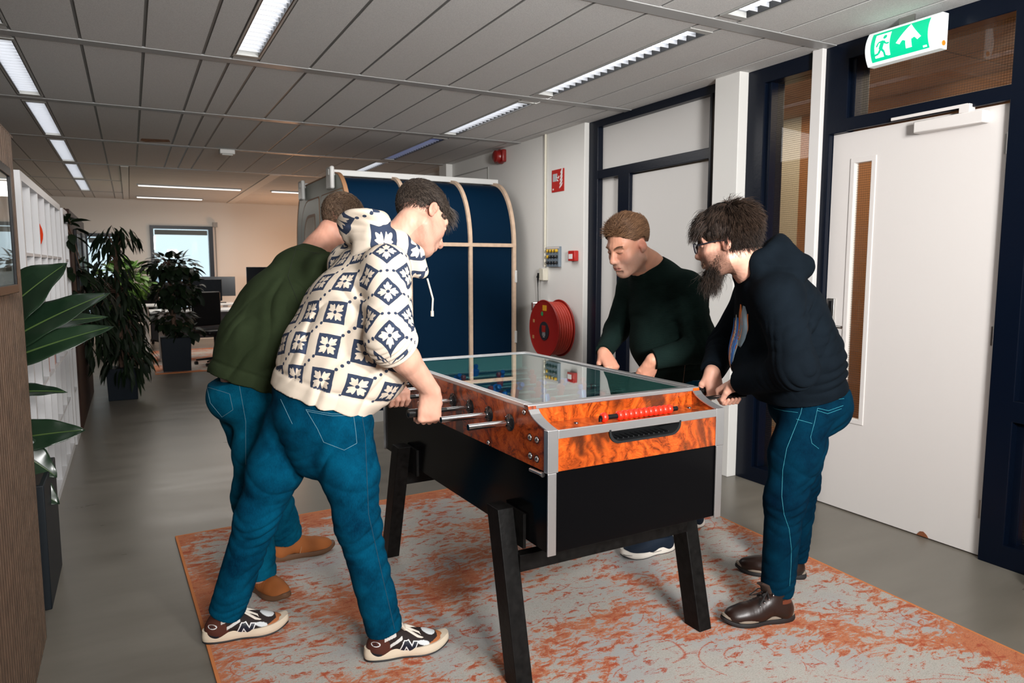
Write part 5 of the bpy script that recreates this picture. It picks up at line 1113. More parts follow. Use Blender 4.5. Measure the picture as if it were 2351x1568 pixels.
def trousers(name, J, mt, root, s, r=(.092, .066, .056), hip=(.165, .125), hemcut=None, waist=None, items=(), seed=0, h=.004, seat=None, crotch=None):
    lat = J['lat']; pel = J['pel']; gs = []; core = [cone(pel + V3(0, 0, .05), pel - V3(0, 0, .03), hip[1] * s, hip[1] * s, .03, u=lat, sr=hip[0] / hip[1])]
    if seat is not None: core += [ell(seat[0], seat[1], None, .06)]
    if crotch is not None: core += [ell(crotch[0], crotch[1], None, .05)]
    gs.append(group(core, [waist] if waist else [], .0))
    for S_ in 'RL':
        a, b, c = J['hip' + S_], J['kne' + S_], J['ank' + S_]; ax = nrm(c - b); m1 = a + (b - a) * .5
        gs.append(group([cone(a, m1, r[0] * 1.06 * s, r[0] * .95 * s, .05), cone(m1, b, r[0] * .95 * s, r[1] * s, .05), cone(b, c + ax * .05, r[1] * s, r[2] * s, .04)], [(c + ax * .0, ax)], .05 if S_ == 'R' else .018))
    its = list(items)
    for S_ in 'RL':
        b, c, a = J['kne' + S_], J['ank' + S_], J['hip' + S_]; ax = nrm(c - b)
        its += [(b, nrm(nrm(c - a) + V3(.25, .15, .1)), .048, .0055, .075, 2.3), (b + (c - b) * .2, nrm(ax + V3(-.3, .1, 0)), .065, .0048, .07, 2.6), (c - ax * .05, nrm(ax + V3(.15, .1, 0)), .036, .0050, .05, 2.2), (b + (c - b) * .55, nrm(ax + V3(.5, .1, 0)), .080, .0045, .10, 2.4), (a + (b - a) * .2, nrm(nrm(b - a) + V3(.6, -.1, .1)), .070, .0058, .09, 2.2), (a + (b - a) * .6, nrm(nrm(b - a) + V3(-.6, .1, .1)), .090, .0050, .10, 2.4)]
    o = sdfobj(name, gs, mt, root, h, folds(its, .0012)); return o
def sleeves(J, S_, r, s, cut, ext=.03):
    sh, el, wr = J['sh' + S_], J['el' + S_], J['wr' + S_]; ax = nrm(wr - el)
    return group([cone(sh, el, r[0] * s, r[1] * s, .03), cone(el, wr + ax * ext, r[1] * s, r[2] * s, .035)], [(el + (wr - el) * cut, ax)], .04)
def collar_ring(c, n, r, t, a0=0, a1=2 * math.pi, N=14, squash=1., u=None):
    n = nrm(n); u = nrm(np.cross(n, (0, 1, 0))) if u is None else nrm(u - n * (u @ n)); v = np.cross(n, u); pts = [c + u * r * math.cos(a) * squash + v * r * math.sin(a) for a in np.linspace(a0, a1, N)]
    return [cone(p, q, t, t, .012) for p, q in zip(pts[:-1], pts[1:])]
def hairmesh(name, cols, parent, seed, H, Rm, s, inside, n, direction, L_, width=.0009, grow=.006, jit=.25, curl=.1, grav=.15, seg=5, clump=0, surf=None, lenf=None):
    P, q, nr = scalp_sample(H, Rm, s, n, seed, inside, grow); d = direction(q, nr); ln = L_ * (lenf(q) if lenf else 1.0)
    return strands(name, hairm, parent, P, d @ Rm.T, ln, width, seg, jit, curl, grav, seed, cols, clump=clump, surf=surf)
def wrapper(H, Rm, s, c, r, lift=.10, zmin=0.):
    c, r = V3(*c), V3(*r)
    def f(p, d):
        ql = (p - H) @ Rm / s; e = (ql - c) / r; ln = np.linalg.norm(e, axis=1)[:, None]; nn = e / r; nn /= np.linalg.norm(nn, axis=1)[:, None]; nn = nn @ Rm.T; dn = (d * nn).sum(1)[:, None]
        return np.where(ql[:, 2:3] > zmin, np.where(ln < 1, d - nn * (dn - lift), d - nn * (np.maximum(dn, -.1) * .9 + .06)), d)
    return f
def haircap(parent, H, Rm, s, inside_prims, col, h=.004, rough=.004):
    T = lambda x, y, z: H + Rm @ (V3(x, y, z) * s); g_ = [group([ell(T(*c), V3(*r) * s, Rm, k, op) for c, r, k, op in inside_prims], [], 0)]
    dn = lambda P: rough * np.sin(P[:, 0] * 260 + 3 * np.sin(P[:, 2] * 90)) * np.sin(P[:, 1] * 240 + 2 * np.sin(P[:, 0] * 110)) * .5
    return sdfobj('hair', g_, hairbase, parent, h, dn, lambda V: np.tile(col, (len(V), 1)) * (.75 + .5 * np.abs(np.sin(V[:, 0] * 210 + V[:, 2] * 90) * np.sin(V[:, 1] * 190)))[:, None])
def shoe_color(kind, o, Rm, s):
    def f(V):
        q = (V - o) @ Rm / s; x, y, z = q.T; n = len(V); c = np.zeros((n, 3))
        if kind == 'sneaker':
            c[:] = (.020, .013, .012); put = lambda m, col: c.__setitem__(m, col)
            put(x < .082 - (z - .06) * .35, (.075, .022, .014)); put((x < .05) & (z < .045 - x * .25), (.012, .014, .02))
            toe = z < .040 + (x - .245) * .55 + .012; put((x > .165) & (z < .022 + .35 * (x - .165) ** 1.0), (.36, .125, .045)); put((x > .262), (.36, .125, .045))
            put(((x - .205) / .022) ** 2 + ((z - (.050 - (x - .205) * .25)) / .0085) ** 2 < 1, (.62, .65, .66)); put((((x - .232) / .026) ** 2 + (y / .026) ** 2 < 1) & (z > .046), (.62, .65, .66))
            t = (x - .105); put((np.abs(z - (.070 + t * .45)) < .0065) & (x > .080) & (x < .128), (.62, .62, .60)); put((np.abs(z - (.090 + (x - .08) * .25)) < .006) & (x > .060) & (x < .105) & (z < .11), (.62, .60, .57))
        elif kind == 'boot': c[:] = (.33, .105, .028); c *= (1 + .12 * np.sin(V[:, 0] * 55) * np.sin(V[:, 1] * 60))[:, None]
        elif kind == 'hiker':
            c[:] = (.016, .006, .0038); c[(x < .07) & (z > .085) & (z < .115 - x * .2)] = (.12, .03, .014); c[(z > .125)] = (.014, .009, .008); c[z < .030 + .012 * (x < .1)] = (.012, .008, .006)
        else: c[:] = (.0035, .010, .022)
        return c
    return f
suede = vcol_mat('shoe_upper', .75, .25, bump=.3, bscale=500); leather = vcol_mat('boot_leather', .35, .45, bump=.2, bscale=200); rubberb = mat('outsole_black', (.010, .010, .011), .6); midsole = mat('midsole_cream', (.66, .56, .43), .55); gum = mat('gum_sole', (.12, .055, .025), .6)
def shoe(root, kind, heel, d, s, lbl=None, outer=-1, pitch=0.):
    o, Rm = shoe_frame(heel, d, pitch); T = lambda x, y, z: tuple(o + Rm @ (V3(x, y, z) * s)); tall = dict(sneaker=.005, boot=.035, hiker=.045, slipper=-.01)[kind]
    g_ = shoe_upper(o, Rm, s, 1. if kind in ('boot', 'hiker') else 0., tall); sh = sdfobj(dict(sneaker='sneaker', boot='work_boot', hiker='hiking_boot', slipper='slip_on_shoe')[kind], [g_], suede if kind != 'hiker' else leather, root, .0022, folds([(o + Rm @ V3(.16, 0, .05) * s, Rm[:, 0], .014, .0012, .03, .6)], .0002) if kind != 'sneaker' else None, shoe_color(kind, o, Rm, s))
    sh['label'] = dict(sneaker='brown, black and tan sneaker with thick cream sole', boot='tan suede work boot', hiker='dark brown leather hiking boot', slipper='navy slip-on shoe with a white sole')[kind]
    if kind == 'sneaker':
        sole('midsole', midsole, sh, o, Rm, s, .034, .0075, .006, .28, .002); sole('outsole', rubberb, sh, o, Rm, s, .010, .007)
        y = outer * .0435; bvh = bvh_of(sh)
        def on(x, z, off=.0012): 
            p = o + Rm @ (V3(x, outer * .09, z) * s); r_ = bvh.ray_cast(Vector(p), Vector(Rm[:, 1] * -outer)); return np.array(r_[0]) + Rm[:, 1] * outer * off if r_[0] is not None else p
        def slant(x, z): return (.150 + (x - .5) * .046 + (z - .5) * .016, .047 + z * .033 - .0165 - (x - .5) * .010)
        def letter(name, mt, off, gr):
            m = MB()
            for a_, b_, w_ in (((.13, -.0), (.13, 1.), .14), ((.10, .98), (.90, .02), .17), ((.87, 0), (.87, 1.), .14)):
                a_, b_ = np.array(a_), np.array(b_); d_ = (b_ - a_) / np.linalg.norm(b_ - a_); a_ = a_ - d_ * gr; b_ = b_ + d_ * gr; nn = np.array([-d_[1], d_[0]]) * (w_ + gr); vs = []
                for k in range(9):
                    c_ = a_ + (b_ - a_) * k / 8
                    for e_ in (-1, -.33, .33, 1): vs.append(tuple(on(*slant(*(c_ + nn * e_)), off)))
                m.add(vs, [(4 * k + r_, 4 * k + r_ + 1, 4 * k + r_ + 5, 4 * k + r_ + 4) for k in range(8) for r_ in range(3)])
            return m.build(name, mt, sh, smooth=60, recalc=False)
        letter('letter_outline', mat('logo_white', (.7, .7, .7), .5), .0010, .085); letter('letter_n', mat('logo_navy', (.006, .010, .022), .4), .0018, 0.)
        if outer < 0: 
            m = MB(); cpt = [on(.030 + .016 * math.cos(t) , .072 + .009 * math.sin(t), .001) for t in np.linspace(0, 2 * math.pi, 16, endpoint=False)]; m.add([tuple(p) for p in cpt], [tuple(range(16))]); m.build('heel_patch', mat('logo_white', (.7, .7, .7), .5), sh, smooth=0, recalc=False)
            fc = bpy.data.curves.new('heel_text', 'FONT'); fc.body = 'USA'; fc.size = .0125; fc.align_x = 'CENTER'; fc.align_y = 'CENTER'; fc.extrude = .0003; fc.materials.append(MATS['logo_navy']); ft = bpy.data.objects.new('t', fc); me_ = bpy.data.meshes.new_from_object(ft); bpy.data.objects.remove(ft); fo = bpy.data.objects.new('heel_text', me_); COL.objects.link(fo)
            pc = on(.030, .072, .0022); Mx = Matrix([[*Rm[:, 0]], [*Rm[:, 2]], [*(-Rm[:, 1])]]).transposed().to_4x4(); Mx.translation = Vector(pc) - root.location; fo.matrix_local = Mx; fo.parent = sh
        lace = mat('lace_cream', (.72, .66, .57), .8)
        for k, (x, z) in enumerate(((.122, .098), (.142, .088), (.160, .080), (.178, .073))):
            m = MB(); m.tube([T(x, -.024, z - .013), T(x - .002, -.012, z + .001), T(x - .004, .006, z + .003), T(x - .006, .024, z - .012)], .0045, 6); m.build('lace', lace, sh)
        for sg in (-1, 1):
            m = MB(); m.tube([T(.128, .0, .104), T(.150, sg * .020, .098), T(.185, sg * .036, .074), T(.205, sg * .034, .063), T(.192, sg * .018, .078), T(.150, sg * .006, .100), T(.128, 0, .104)], .0062, 6, sq=.7); m.build('lace_bow', lace, sh)
        m = MB(); m.tube([T(.140, .0, .098), T(.122, -.002, .125), T(.120, 0, .158)], [.022, .026, .020], 12, sq=.35); m.build('tongue', mat('tongue_cream', (.66, .57, .47), .8), sh)
    elif kind == 'boot':
        sole('outsole', gum, sh, o, Rm, s, .026, .006, 0, .35); m = MB(); m.tube([T(.125, -.046, .030), T(.135, -.042, .060), T(.140, -.028, .075), T(.140, 0, .083), T(.140, .028, .075)], .0022, 6); m.build('vamp_seam', mat('seam_tan', (.42, .20, .09), .8), sh)
        for k in range(3):
            m = MB(); m.tube([T(.120 - k * .018, -.026, .085 + k * .014), T(.122 - k * .018, 0, .093 + k * .014), T(.120 - k * .018, .026, .085 + k * .014)], .003, 6); m.build('lace', mat('lace_tan', (.30, .16, .06), .8), sh)
    elif kind == 'hiker':
        sole('outsole', rubberb, sh, o, Rm, s, .018, .006, 0, .4); sole('midsole', mat('midsole_grey', (.22, .18, .14), .6), sh, o, Rm, s, .014, .002, .016, .6)
        for k in range(5):
            x, z = .178 - k * .018, .070 + k * .014; m = MB(); m.tube([T(x, -.033, z - .004), T(x - .004, -.012, z + .010), T(x - .004, .012, z + .010), T(x, .033, z - .004)], .0036, 6); m.build('lace', mat('lace_black', (.012, .010, .010), .7), sh)
            for sg in (-1, 1):
                m = MB(); m.sphere(T(x, sg * .031, z - .005), .0042, 8, 6); m.build('eyelet', chrome, sh)
        for sg in (-1, 1):
            m = MB(); m.tube([T(.11, 0, .135), T(.14, sg * .03, .125), T(.17, sg * .045, .09), T(.15, sg * .03, .10), T(.11, 0, .135)], .0025, 6); m.build('lace_bow', MATS['lace_black'], sh)
        m = MB(); m.tube([T(.115, 0, .120), T(.128, 0, .150), T(.150, 0, .162)], [.026, .028, .020], 10, sq=.3); m.build('tongue', mat('tongue_brown', (.05, .03, .022), .7), sh)
    else:
        sole('midsole', mat('sole_white', (.66, .62, .56), .5), sh, o, Rm, s, .030, .006, .003, .30, .002); sole('outsole', rubberb, sh, o, Rm, s, .006, .004)
        n = 40; m = MB(); m.tube([T(.152 + .157 * math.cos(a), -(.044 + .012 * math.cos(a)) * (1 if math.sin(a) > 0 else -1) * abs(math.sin(a)) ** .7, .022 + .006 * max(0, math.cos(a)) ** 4) for a in np.linspace(0, 2 * math.pi, n)], .0012, 5); m.build('sole_line', rubberb, sh)
    return sh
def add_person(label, cat_loc): return thing('person', label, 'person', cat_loc)
HB = .0026
def make_body(root, prims, H, Rm, s, beard=None, brow=(.10, .055, .03), base=SK['base'], h=HB, handc=()):
    def cf(V):
        c = head_cols(V, H, Rm, s, beard, brow, base)
        for hc in handc:
            d = np.linalg.norm(V - hc, axis=1); m = np.exp(-(d / .09) ** 4)[:, None]; c = c * (1 - .25 * m) + np.array(SK['pink']) * .25 * m
        return c
    return sdfobj('body', [group(prims, [], 0)], skin, root, h, lambda P: .0003 * np.sin(P[:, 0] * 310 + np.sin(P[:, 2] * 200)) * np.sin(P[:, 1] * 290), cf)
# ------------------------------------------------------------------ man in the patterned hoodie
def man_hoodie():
    root = add_person('bent man in cream hoodie printed with navy floral squares, gripping the near table rods', (.55, 2.62, 0))
    Rm = frame((.737, .065, -.666), (.538, .479, .683)); H = V3(.998, 2.62, 1.602); s = 1.07
    J = dict(pel=V3(.585, 2.60, .925), chest=V3(.735, 2.60, 1.25), upper=V3(.81, 2.61, 1.39), neck=V3(.875, 2.62, 1.49), head=H, Rm=Rm, lat=V3(.57, -.82, 0), latc=V3(.35, -.93, 0),
        shR=V3(.800, 2.440, 1.415), shL=V3(.76, 2.79, 1.43), elR=V3(.755, 2.285, 1.175), elL=V3(.87, 2.90, 1.12), hipR=V3(.650, 2.515, .85), hipL=V3(.510, 2.685, .85), kneR=V3(.668, 2.42, .515), kneL=V3(.372, 2.72, .490), ankR=V3(.748, 2.38, .112), ankL=V3(.258, 2.80, .108))
    hR = V3(.935, 2.424, .889); hL = V3(.930, 2.735, .889)
    pr, J['wrR'] = hand_prims(hR, (1, 0, 0), (.0, .05, -1), (0, -.95, .28), 1.06); pl, J['wrL'] = hand_prims(hL, (1, 0, 0), (0, -.75, -.62), (0, -.62, .78), 1.0)
    pl, J['wrL'] = hand_prims(hL, (1, 0, 0), (.0, -.98, -.15), (0, -.15, .98), 1.02)
    P = body_common(J, None, 1.0, .060, (.050, .046, .033)) + head_prims(H, Rm, s) + pr + pl
    body = make_body(root, P, H, Rm, s, ((.16, .10, .08), .35), (.07, .045, .03), handc=(hR, hL))
    # hoodie
    A = nrm(J['neck'] - J['pel']); lat = J['lat']; hemc = V3(.60, 2.60, .965); hemn = nrm(V3(-.30, .10, -1.)); hemc = V3(.585, 2.60, .945)
    torso = group([cone(J['pel'] + V3(.01, 0, .02), V3(.655, 2.60, 1.08), .160, .172, .03, u=lat, sr=1.30), cone(V3(.655, 2.60, 1.08), J['chest'], .172, .162, .05, u=J['latc'], sr=1.33), cone(J['chest'], J['upper'], .160, .115, .06, u=J['latc'], sr=1.38), cone(V3(.80, 2.475, 1.405), V3(.76, 2.755, 1.415), .072, .070, .06), ell(V3(.80, 2.56, 1.06), (.11, .15, .14), None, .08)], [(hemc, hemn)], 0)
    hood = [cone(V3(.790, 2.545, 1.525), V3(.750, 2.65, 1.545), .047, .047, .03), cone(V3(.750, 2.65, 1.545), V3(.785, 2.76, 1.53), .045, .04, .03), cone(V3(.79, 2.545, 1.525), V3(.870, 2.515, 1.510), .044, .038, .03), cone(V3(.870, 2.515, 1.510), V3(.930, 2.505, 1.465), .038, .030, .02), cone(V3(.930, 2.505, 1.465), V3(.965, 2.53, 1.40), .030, .026, .02), cone(V3(.785, 2.76, 1.53), V3(.87, 2.75, 1.50), .04, .03, .02), cone(V3(.87, 2.75, 1.50), V3(.965, 2.70, 1.40), .03, .026, .02), ell(V3(.765, 2.60, 1.585), (.085, .11, .030), frame((.3, -.9, .2), (.30, 0, 1)), .04), cone(V3(.745, 2.61, 1.560), V3(.82, 2.57, 1.590), .030, .030, .03), cone(V3(.755, 2.58, 1.53), V3(.745, 2.57, 1.475), .032, .024, .03), cone(V3(.80, 2.56, 1.455), V3(.90, 2.56, 1.43), .07, .05, .05)]
    hood.append(ell(H + V3(-.075, -.005, -.085), (.068, .072, .095), frame((.737, .065, -.666), (.538, .2, .683)), .012, '-'))
    sR, sL = sleeves(J, 'R', (.083, .078, .062), 1., .17), sleeves(J, 'L', (.080, .075, .06), 1., .2)
    its = [(J['elR'] + (J['wrR'] - J['elR']) * .06, J['wrR'] - J['elR'], .020, .009, .060, .5), (J['elR'] + (J['shR'] - J['elR']) * .55, V3(.4, 0, -1), .05, .0045, .07, 1.1), (V3(.79, 2.47, 1.25), V3(.9, 0, .5), .05, .005, .09, 1.), (V3(.60, 2.48, 1.02), V3(.8, -.2, -.7), .075, .0075, .12, 1.6), (V3(.78, 2.50, 1.03), V3(1, 0, -.1), .07, .005, .08, 1.2), (V3(.55, 2.55, 1.2), V3(.7, .2, -.5), .09, .007, .14, 1.6), (V3(.70, 2.46, 1.33), V3(.8, .1, .4), .05, .006, .07, 1.4), (V3(.79, 2.6, 1.56), V3(.5, .2, 1), .028, .004, .07, .7), (V3(.87, 2.9, 1.12), V3(.2, .3, -1), .03, .005, .07, .6)]
    groups = [torso, sR, sL, (hood, [], .016)]; disp0 = folds(its, .0011)
    def disp(Pp):
        d = disp0(Pp); t = (Pp - hemc) @ (-hemn); d += .004 * np.exp(-((t - .062) / .010) ** 2) * (np.linalg.norm((Pp - hemc) - np.outer(t, -hemn), axis=1) < .26) - .003 * np.exp(-((t - .03) / .03) ** 2); return d
    lo, hi = bounds(groups); V, Q = surface(field(groups, disp), lo, hi, .0034); V, Q = drop_islands(V, Q)
    z3 = lambda g_: cutd(evalprims(V, g_[0], V.min(0), V.max(0), .5), V, g_[1]); D3 = np.stack([z3(torso), z3(sR), z3(sL), evalprims(V, [p for p in hood if p.op == '+'], V.min(0), V.max(0), .5) - .004], 1); reg = np.argmin(D3, 1)
    pitch = .118
    f0 = nrm(np.cross(J['latc'], A)); f0 = f0 if f0 @ V3(1, 0, 0) > 0 else -f0; la = nrm(np.cross(A, f0)); la = la if la @ J['latc'] > 0 else -la
    def axuv(c, ax, back, side, r, rot=0., off=(0, 0), per=None):
        q = V - c; v = q @ ax; th = np.arctan2(q @ side, q @ back); uu = th * r
        a_, b_ = (uu * math.cos(rot) - v * math.sin(rot)) / pitch + off[0], (uu * math.sin(rot) + v * math.cos(rot)) / pitch + off[1]; return np.stack([a_, b_], 1), th
    cT = J['pel'] + V3(.06, 0, .1); UVs = [axuv(cT, A, -f0, la, .20, -.22, (.25, .1))]
    for S_, off in (('R', (.30, .62)), ('L', (0, 0))):
        ax = nrm(J['sh' + S_] - J['el' + S_]); bk = nrm(V3(-.25, -1, .1) - ax * (ax @ V3(-.25, -1, .1))); UVs.append(axuv(J['el' + S_], ax, bk, np.cross(ax, bk) * -1, .085, math.pi / 4, off))
    hx = nrm(V3(.95, .1, -.1)); hy_ = nrm(V3(0, -.55, .8)); UVs.append((np.stack([(V - V3(.80, 2.58, 1.55)) @ hx / pitch * .9 + .5, (V - V3(.80, 2.58, 1.55)) @ hy_ / pitch * .9 + .42], 1), np.zeros(len(V))))
    fr_ = np.sort(reg[Q], 1)[:, 1]; uv = np.zeros((len(Q), 4, 2))
    for r_ in range(4):
        m = fr_ == r_; uv[m] = UVs[r_][0][Q[m]]; th = UVs[r_][1][Q[m]]
        wrap = (th.max(1) - th.min(1)) > math.pi if m.any() else None
        if m.any() and wrap.any(): w = np.where(m)[0][wrap]; uv[w] = uv[w][:, :1]
    hd_ = meshobj('hoodie', V, Q, printm, root, None, uv.reshape(-1, 2))
    t = (V - hemc) @ (-hemn); plain = ((t < .058) & (reg == 0)) | ((reg == 1) & (np.abs((V - (J['elR'] + (J['wrR'] - J['elR']) * .17)) @ nrm(J['wrR'] - J['elR'])) < .016))
    at = hd_.data.attributes.new('plain', 'FLOAT', 'POINT'); at.data.foreach_set('value', plain.astype(np.float32)); hd_['label'] = 'cream hooded sweatshirt with navy flower squares and rolled sleeves'
    m = MB(); m.tube([(.975, 2.50, 1.375), (.99, 2.485, 1.30), (.985, 2.48, 1.255)], .0035, 6).lathe([(.006, 0), (.006, .02)], (.985, 2.48, 1.235), (0, 0, 1), 8); m.build('drawstring', mat('cord_cream', (.62, .55, .45), .8), hd_)
    # jeans
    tr = trousers('jeans', J, jean_a, root, 1., (.098, .074, .064), (.185, .135), waist=(V3(.59, 2.6, 1.02), V3(0, 0, 1)), items=[(V3(.62, 2.52, .88), V3(.6, .2, -.8), .07, .004, .10, 1.), (V3(.58, 2.6, .78), V3(.3, .1, -1), .05, .005, .09, 1.)], seat=(V3(.575, 2.60, .86), (.135, .155, .12)), crotch=(V3(.580, 2.60, .770), (.115, .125, .13)))
    bv = bvh_of(tr); eye = np.array([0, 0, 1.42])
    P_ = lambda x, z: V3(.0, 0, 0)
    def pk(pts, nm='stitching', mt=stitchm, r=.0008): return stitch(nm, tr, bv, pts, eye, mt, r)
    pk([(.515, 2.49, .925), (.60, 2.47, .905), (.668, 2.44, .905)]); pk([(.668, 2.44, .905), (.675, 2.44, .842), (.678, 2.44, .797), (.640, 2.47, .770), (.575, 2.50, .800), (.555, 2.50, .85), (.515, 2.49, .925)]); pk([(.520, 2.49, .918), (.60, 2.47, .898), (.666, 2.44, .898)]); pk([(.440, 2.54, .96), (.475, 2.53, .87)]); pk([(.690, 2.42, .92), (.700, 2.41, .83), (.700, 2.39, .55), (.725, 2.33, .35), (.765, 2.32, .14)], 'side_seam', mat('seam_dark', (.006, .05, .09), .9), .0013)
    shoe(root, 'sneaker', (.682, 2.395, .009), (1, -.12), .98); shoe(root, 'sneaker', (.178, 2.80, .009), (1, -.05), .98)
    # hair
    ins = lambda x, y, z: (z > .012 + .035 * np.clip((y + .01) / .1, -1.6, 1) - .055 * (y < -.04)) & ~((np.abs(x) > .066) & (y > -.045) & (y < .025) & (z < .026)) & ((y < .07) | (z > .075))
    cap = haircap(root, H, Rm, s, [((0, -.017, .057), (.084, .103, .095), .02, '+'), ((0, .10, .0), (.09, .058, .085), .02, '-'), ((0, -.02, -.075), (.13, .15, .075), .03, '-'), ((.085, -.0, .0), (.018, .03, .036), .01, '-'), ((-.085, -.0, .0), (.018, .03, .036), .01, '-')], (.022, .016, .013))
    dr = lambda q, nr: nr * .30 + V3(0, .75, -.10) - np.stack([0 * q[:, 0], 0 * q[:, 0], 3.5 * np.clip(.07 - q[:, 2], 0, .1)], 1)
    wf = wrapper(H, Rm, s, (0, -.017, .057), (.091, .110, .104), .14, -.1)
    hairmesh('hair_strands', ((.010, .007, .006), (.12, .09, .07)), cap, 5, H, Rm, s, lambda x, y, z: (z > .0 + .25 * np.clip(y, -.05, .09)) & ~((np.abs(x) > .062) & (y > -.04) & (y < .03) & (z < .03)) & ((y < .072) | (z > .07)), 12000, dr, .024, .0007, .009, .28, .15, .05, surf=wf, lenf=lambda q: .5 + .8 * np.clip((q[:, 2] - .03) / .08, 0, 1))
    hairmesh('fringe', ((.010, .007, .006), (.22, .18, .15)), cap, 7, H, Rm, s, lambda x, y, z: (y > .050) & (z > .070), 1500, lambda q, nr: nr * .6 + V3(0, .75, -.15), .050, .0007, .010, .22, .15, .35, 6)
    hairmesh('nape_hair', ((.02, .014, .011), (.10, .075, .06)), cap, 6, H, Rm, s, lambda x, y, z: (z > -.035) & (z < .04) & (y < -.02), 2600, lambda q, nr: nr * .35 + V3(0, -.1, -.9), .014, .0007, .002, .3)
    return root
# ------------------------------------------------------------------ man in the green jumper
def man_green():
    root = add_person('man in plain olive green jumper bending forward behind the hoodie man, tan boots', (.42, 3.15, 0))
    Rm = frame((.72, .42, -.55), (.52, .15, .84)); H = V3(.850, 3.25, 1.605); s = 1.03; lat = nrm(V3(.5, -.866, 0))
    J = dict(pel=V3(.42, 3.15, .95), chest=V3(.575, 3.17, 1.24), upper=V3(.655, 3.20, 1.39), neck=V3(.745, 3.22, 1.49), head=H, Rm=Rm, lat=lat, latc=lat, shR=V3(.725, 3.035, 1.40), shL=V3(.640, 3.33, 1.39), elR=V3(.86, 3.0, 1.16), elL=V3(.80, 3.42, 1.13), hipR=V3(.465, 3.07, .86), hipL=V3(.375, 3.24, .86), kneR=V3(.405, 3.09, .46), kneL=V3(.520, 3.34, .46), ankR=V3(.415, 3.07, .115), ankL=V3(.605, 3.46, .12))
    hR = V3(.945, 3.04, .889); hL = V3(.93, 3.36, .92)
    pr, J['wrR'] = hand_prims(hR, (1, 0, 0), (0, -.3, -.95), (0, -.95, .3), 1.0); pl, J['wrL'] = hand_prims(hL, (1, 0, 0), (0, -.98, -.15), (0, -.15, .98), 1.0)
    make_body(root, body_common(J, None, 1., .060) + head_prims(H, Rm, s) + pr + pl, H, Rm, s, None, base=(.62, .31, .22), handc=(hR, hL))
    A = nrm(J['neck'] - J['pel']); hemc = V3(.415, 3.15, .925)
    hemn = nrm(V3(-.38, -.02, -1)); torso = group([cone(J['pel'], V3(.49, 3.155, 1.10), .150, .160, .03, u=lat, sr=1.30), cone(V3(.49, 3.155, 1.10), J['chest'], .160, .150, .05, u=lat, sr=1.35), cone(J['chest'], J['upper'], .148, .105, .06, u=lat, sr=1.45), cone(J['shR'], J['shL'], .068, .068, .06), cone(J['upper'], J['neck'] - A * .02, .10, .070, .05)], [(hemc, hemn), (J['neck'] + A * .012, nrm(H - J['neck']))], 0)
    its = [(V3(.66, 3.05, 1.30), V3(.8, .2, .6), .05, .0045, .09, 1.), (V3(.42, 3.05, 1.05), V3(.5, -.2, -.8), .09, .007, .13, 1.6), (V3(.52, 3.03, 1.25), V3(.9, -.2, -.3), .09, .006, .12, 1.6), (J['elR'], J['wrR'] - J['elR'], .035, .005, .07, .9)]
    d0 = folds(its, .0010)
    def disp(Pp): t = (Pp - hemc) @ (-hemn); return d0(Pp) + .0035 * np.exp(-((t - .055) / .007) ** 2) - .002 * np.exp(-((t - .028) / .02) ** 2)
    sw = sdfobj('jumper', [torso, sleeves(J, 'R', (.074, .066, .046), 1., .97), sleeves(J, 'L', (.074, .066, .046), 1., .97)], green_knit, root, .0042, disp); sw['label'] = 'olive green crew neck jumper'
    m = MB(); bvs = bvh_of(sw); eye = np.array([0, 0, 1.42]); dk = mat('seam_green', (.018, .026, .012), .9)
    stitch('shoulder_seam', sw, bvs, [(.560, 3.10, 1.515), (.615, 3.05, 1.49), (.700, 3.0, 1.47)], eye, dk, .0018); stitch('armhole_seam', sw, bvs, [(.60, 3.0, 1.49), (.565, 3.0, 1.38), (.60, 2.98, 1.27), (.66, 2.98, 1.20)], eye, dk, .0016)
    tr = trousers('jeans', J, jean_c, root, 1., (.097, .076, .075), (.165, .125), waist=(V3(.4, 3.15, .965), V3(-.25, 0, 1)), seat=(V3(.385, 3.15, .87), (.135, .145, .11)))
    bv = bvh_of(tr)
    stitch('stitching', tr, bv, [(.245, 3.03, .945), (.30, 3.01, .925), (.325, 3.0, .915)], eye, stitchm); stitch('stitching', tr, bv, [(.245, 3.03, .945), (.255, 3.03, .88), (.295, 3.02, .82), (.335, 3.0, .85), (.325, 3.0, .915)], eye, stitchm); stitch('stitching', tr, bv, [(.36, 2.99, .96), (.38, 2.99, .80), (.37, 3.0, .5)], eye, stitchm)
    shoe(root, 'boot', (.530, 3.455, .009), (1, .06), 1.0); shoe(root, 'boot', (.385, 3.26, .009), (.50, -.87) if False else (.45, -.89), .98)
    cap = haircap(root, H, Rm, s, [((0, -.017, .055), (.080, .100, .088), .02, '+'), ((0, .10, .0), (.09, .058, .085), .02, '-'), ((0, -.02, -.085), (.13, .15, .075), .03, '-'), ((.085, -.0, .0), (.018, .03, .036), .01, '-'), ((-.085, -.0, .0), (.018, .03, .036), .01, '-')], (.060, .035, .022))
    hairmesh('hair_strands', ((.04, .022, .014), (.26, .17, .11)), cap, 15, H, Rm, s, lambda x, y, z: (z > -.02 + .25 * np.clip(y, -.05, .09)) & ((y < .072) | (z > .07)), 9000, lambda q, nr: nr * .35 + V3(0, -.3, -.45), .020, .0008, .008, .35, .35, .1, surf=wrapper(H, Rm, s, (0, -.017, .055), (.085, .105, .093), .12, -.1))
    return root
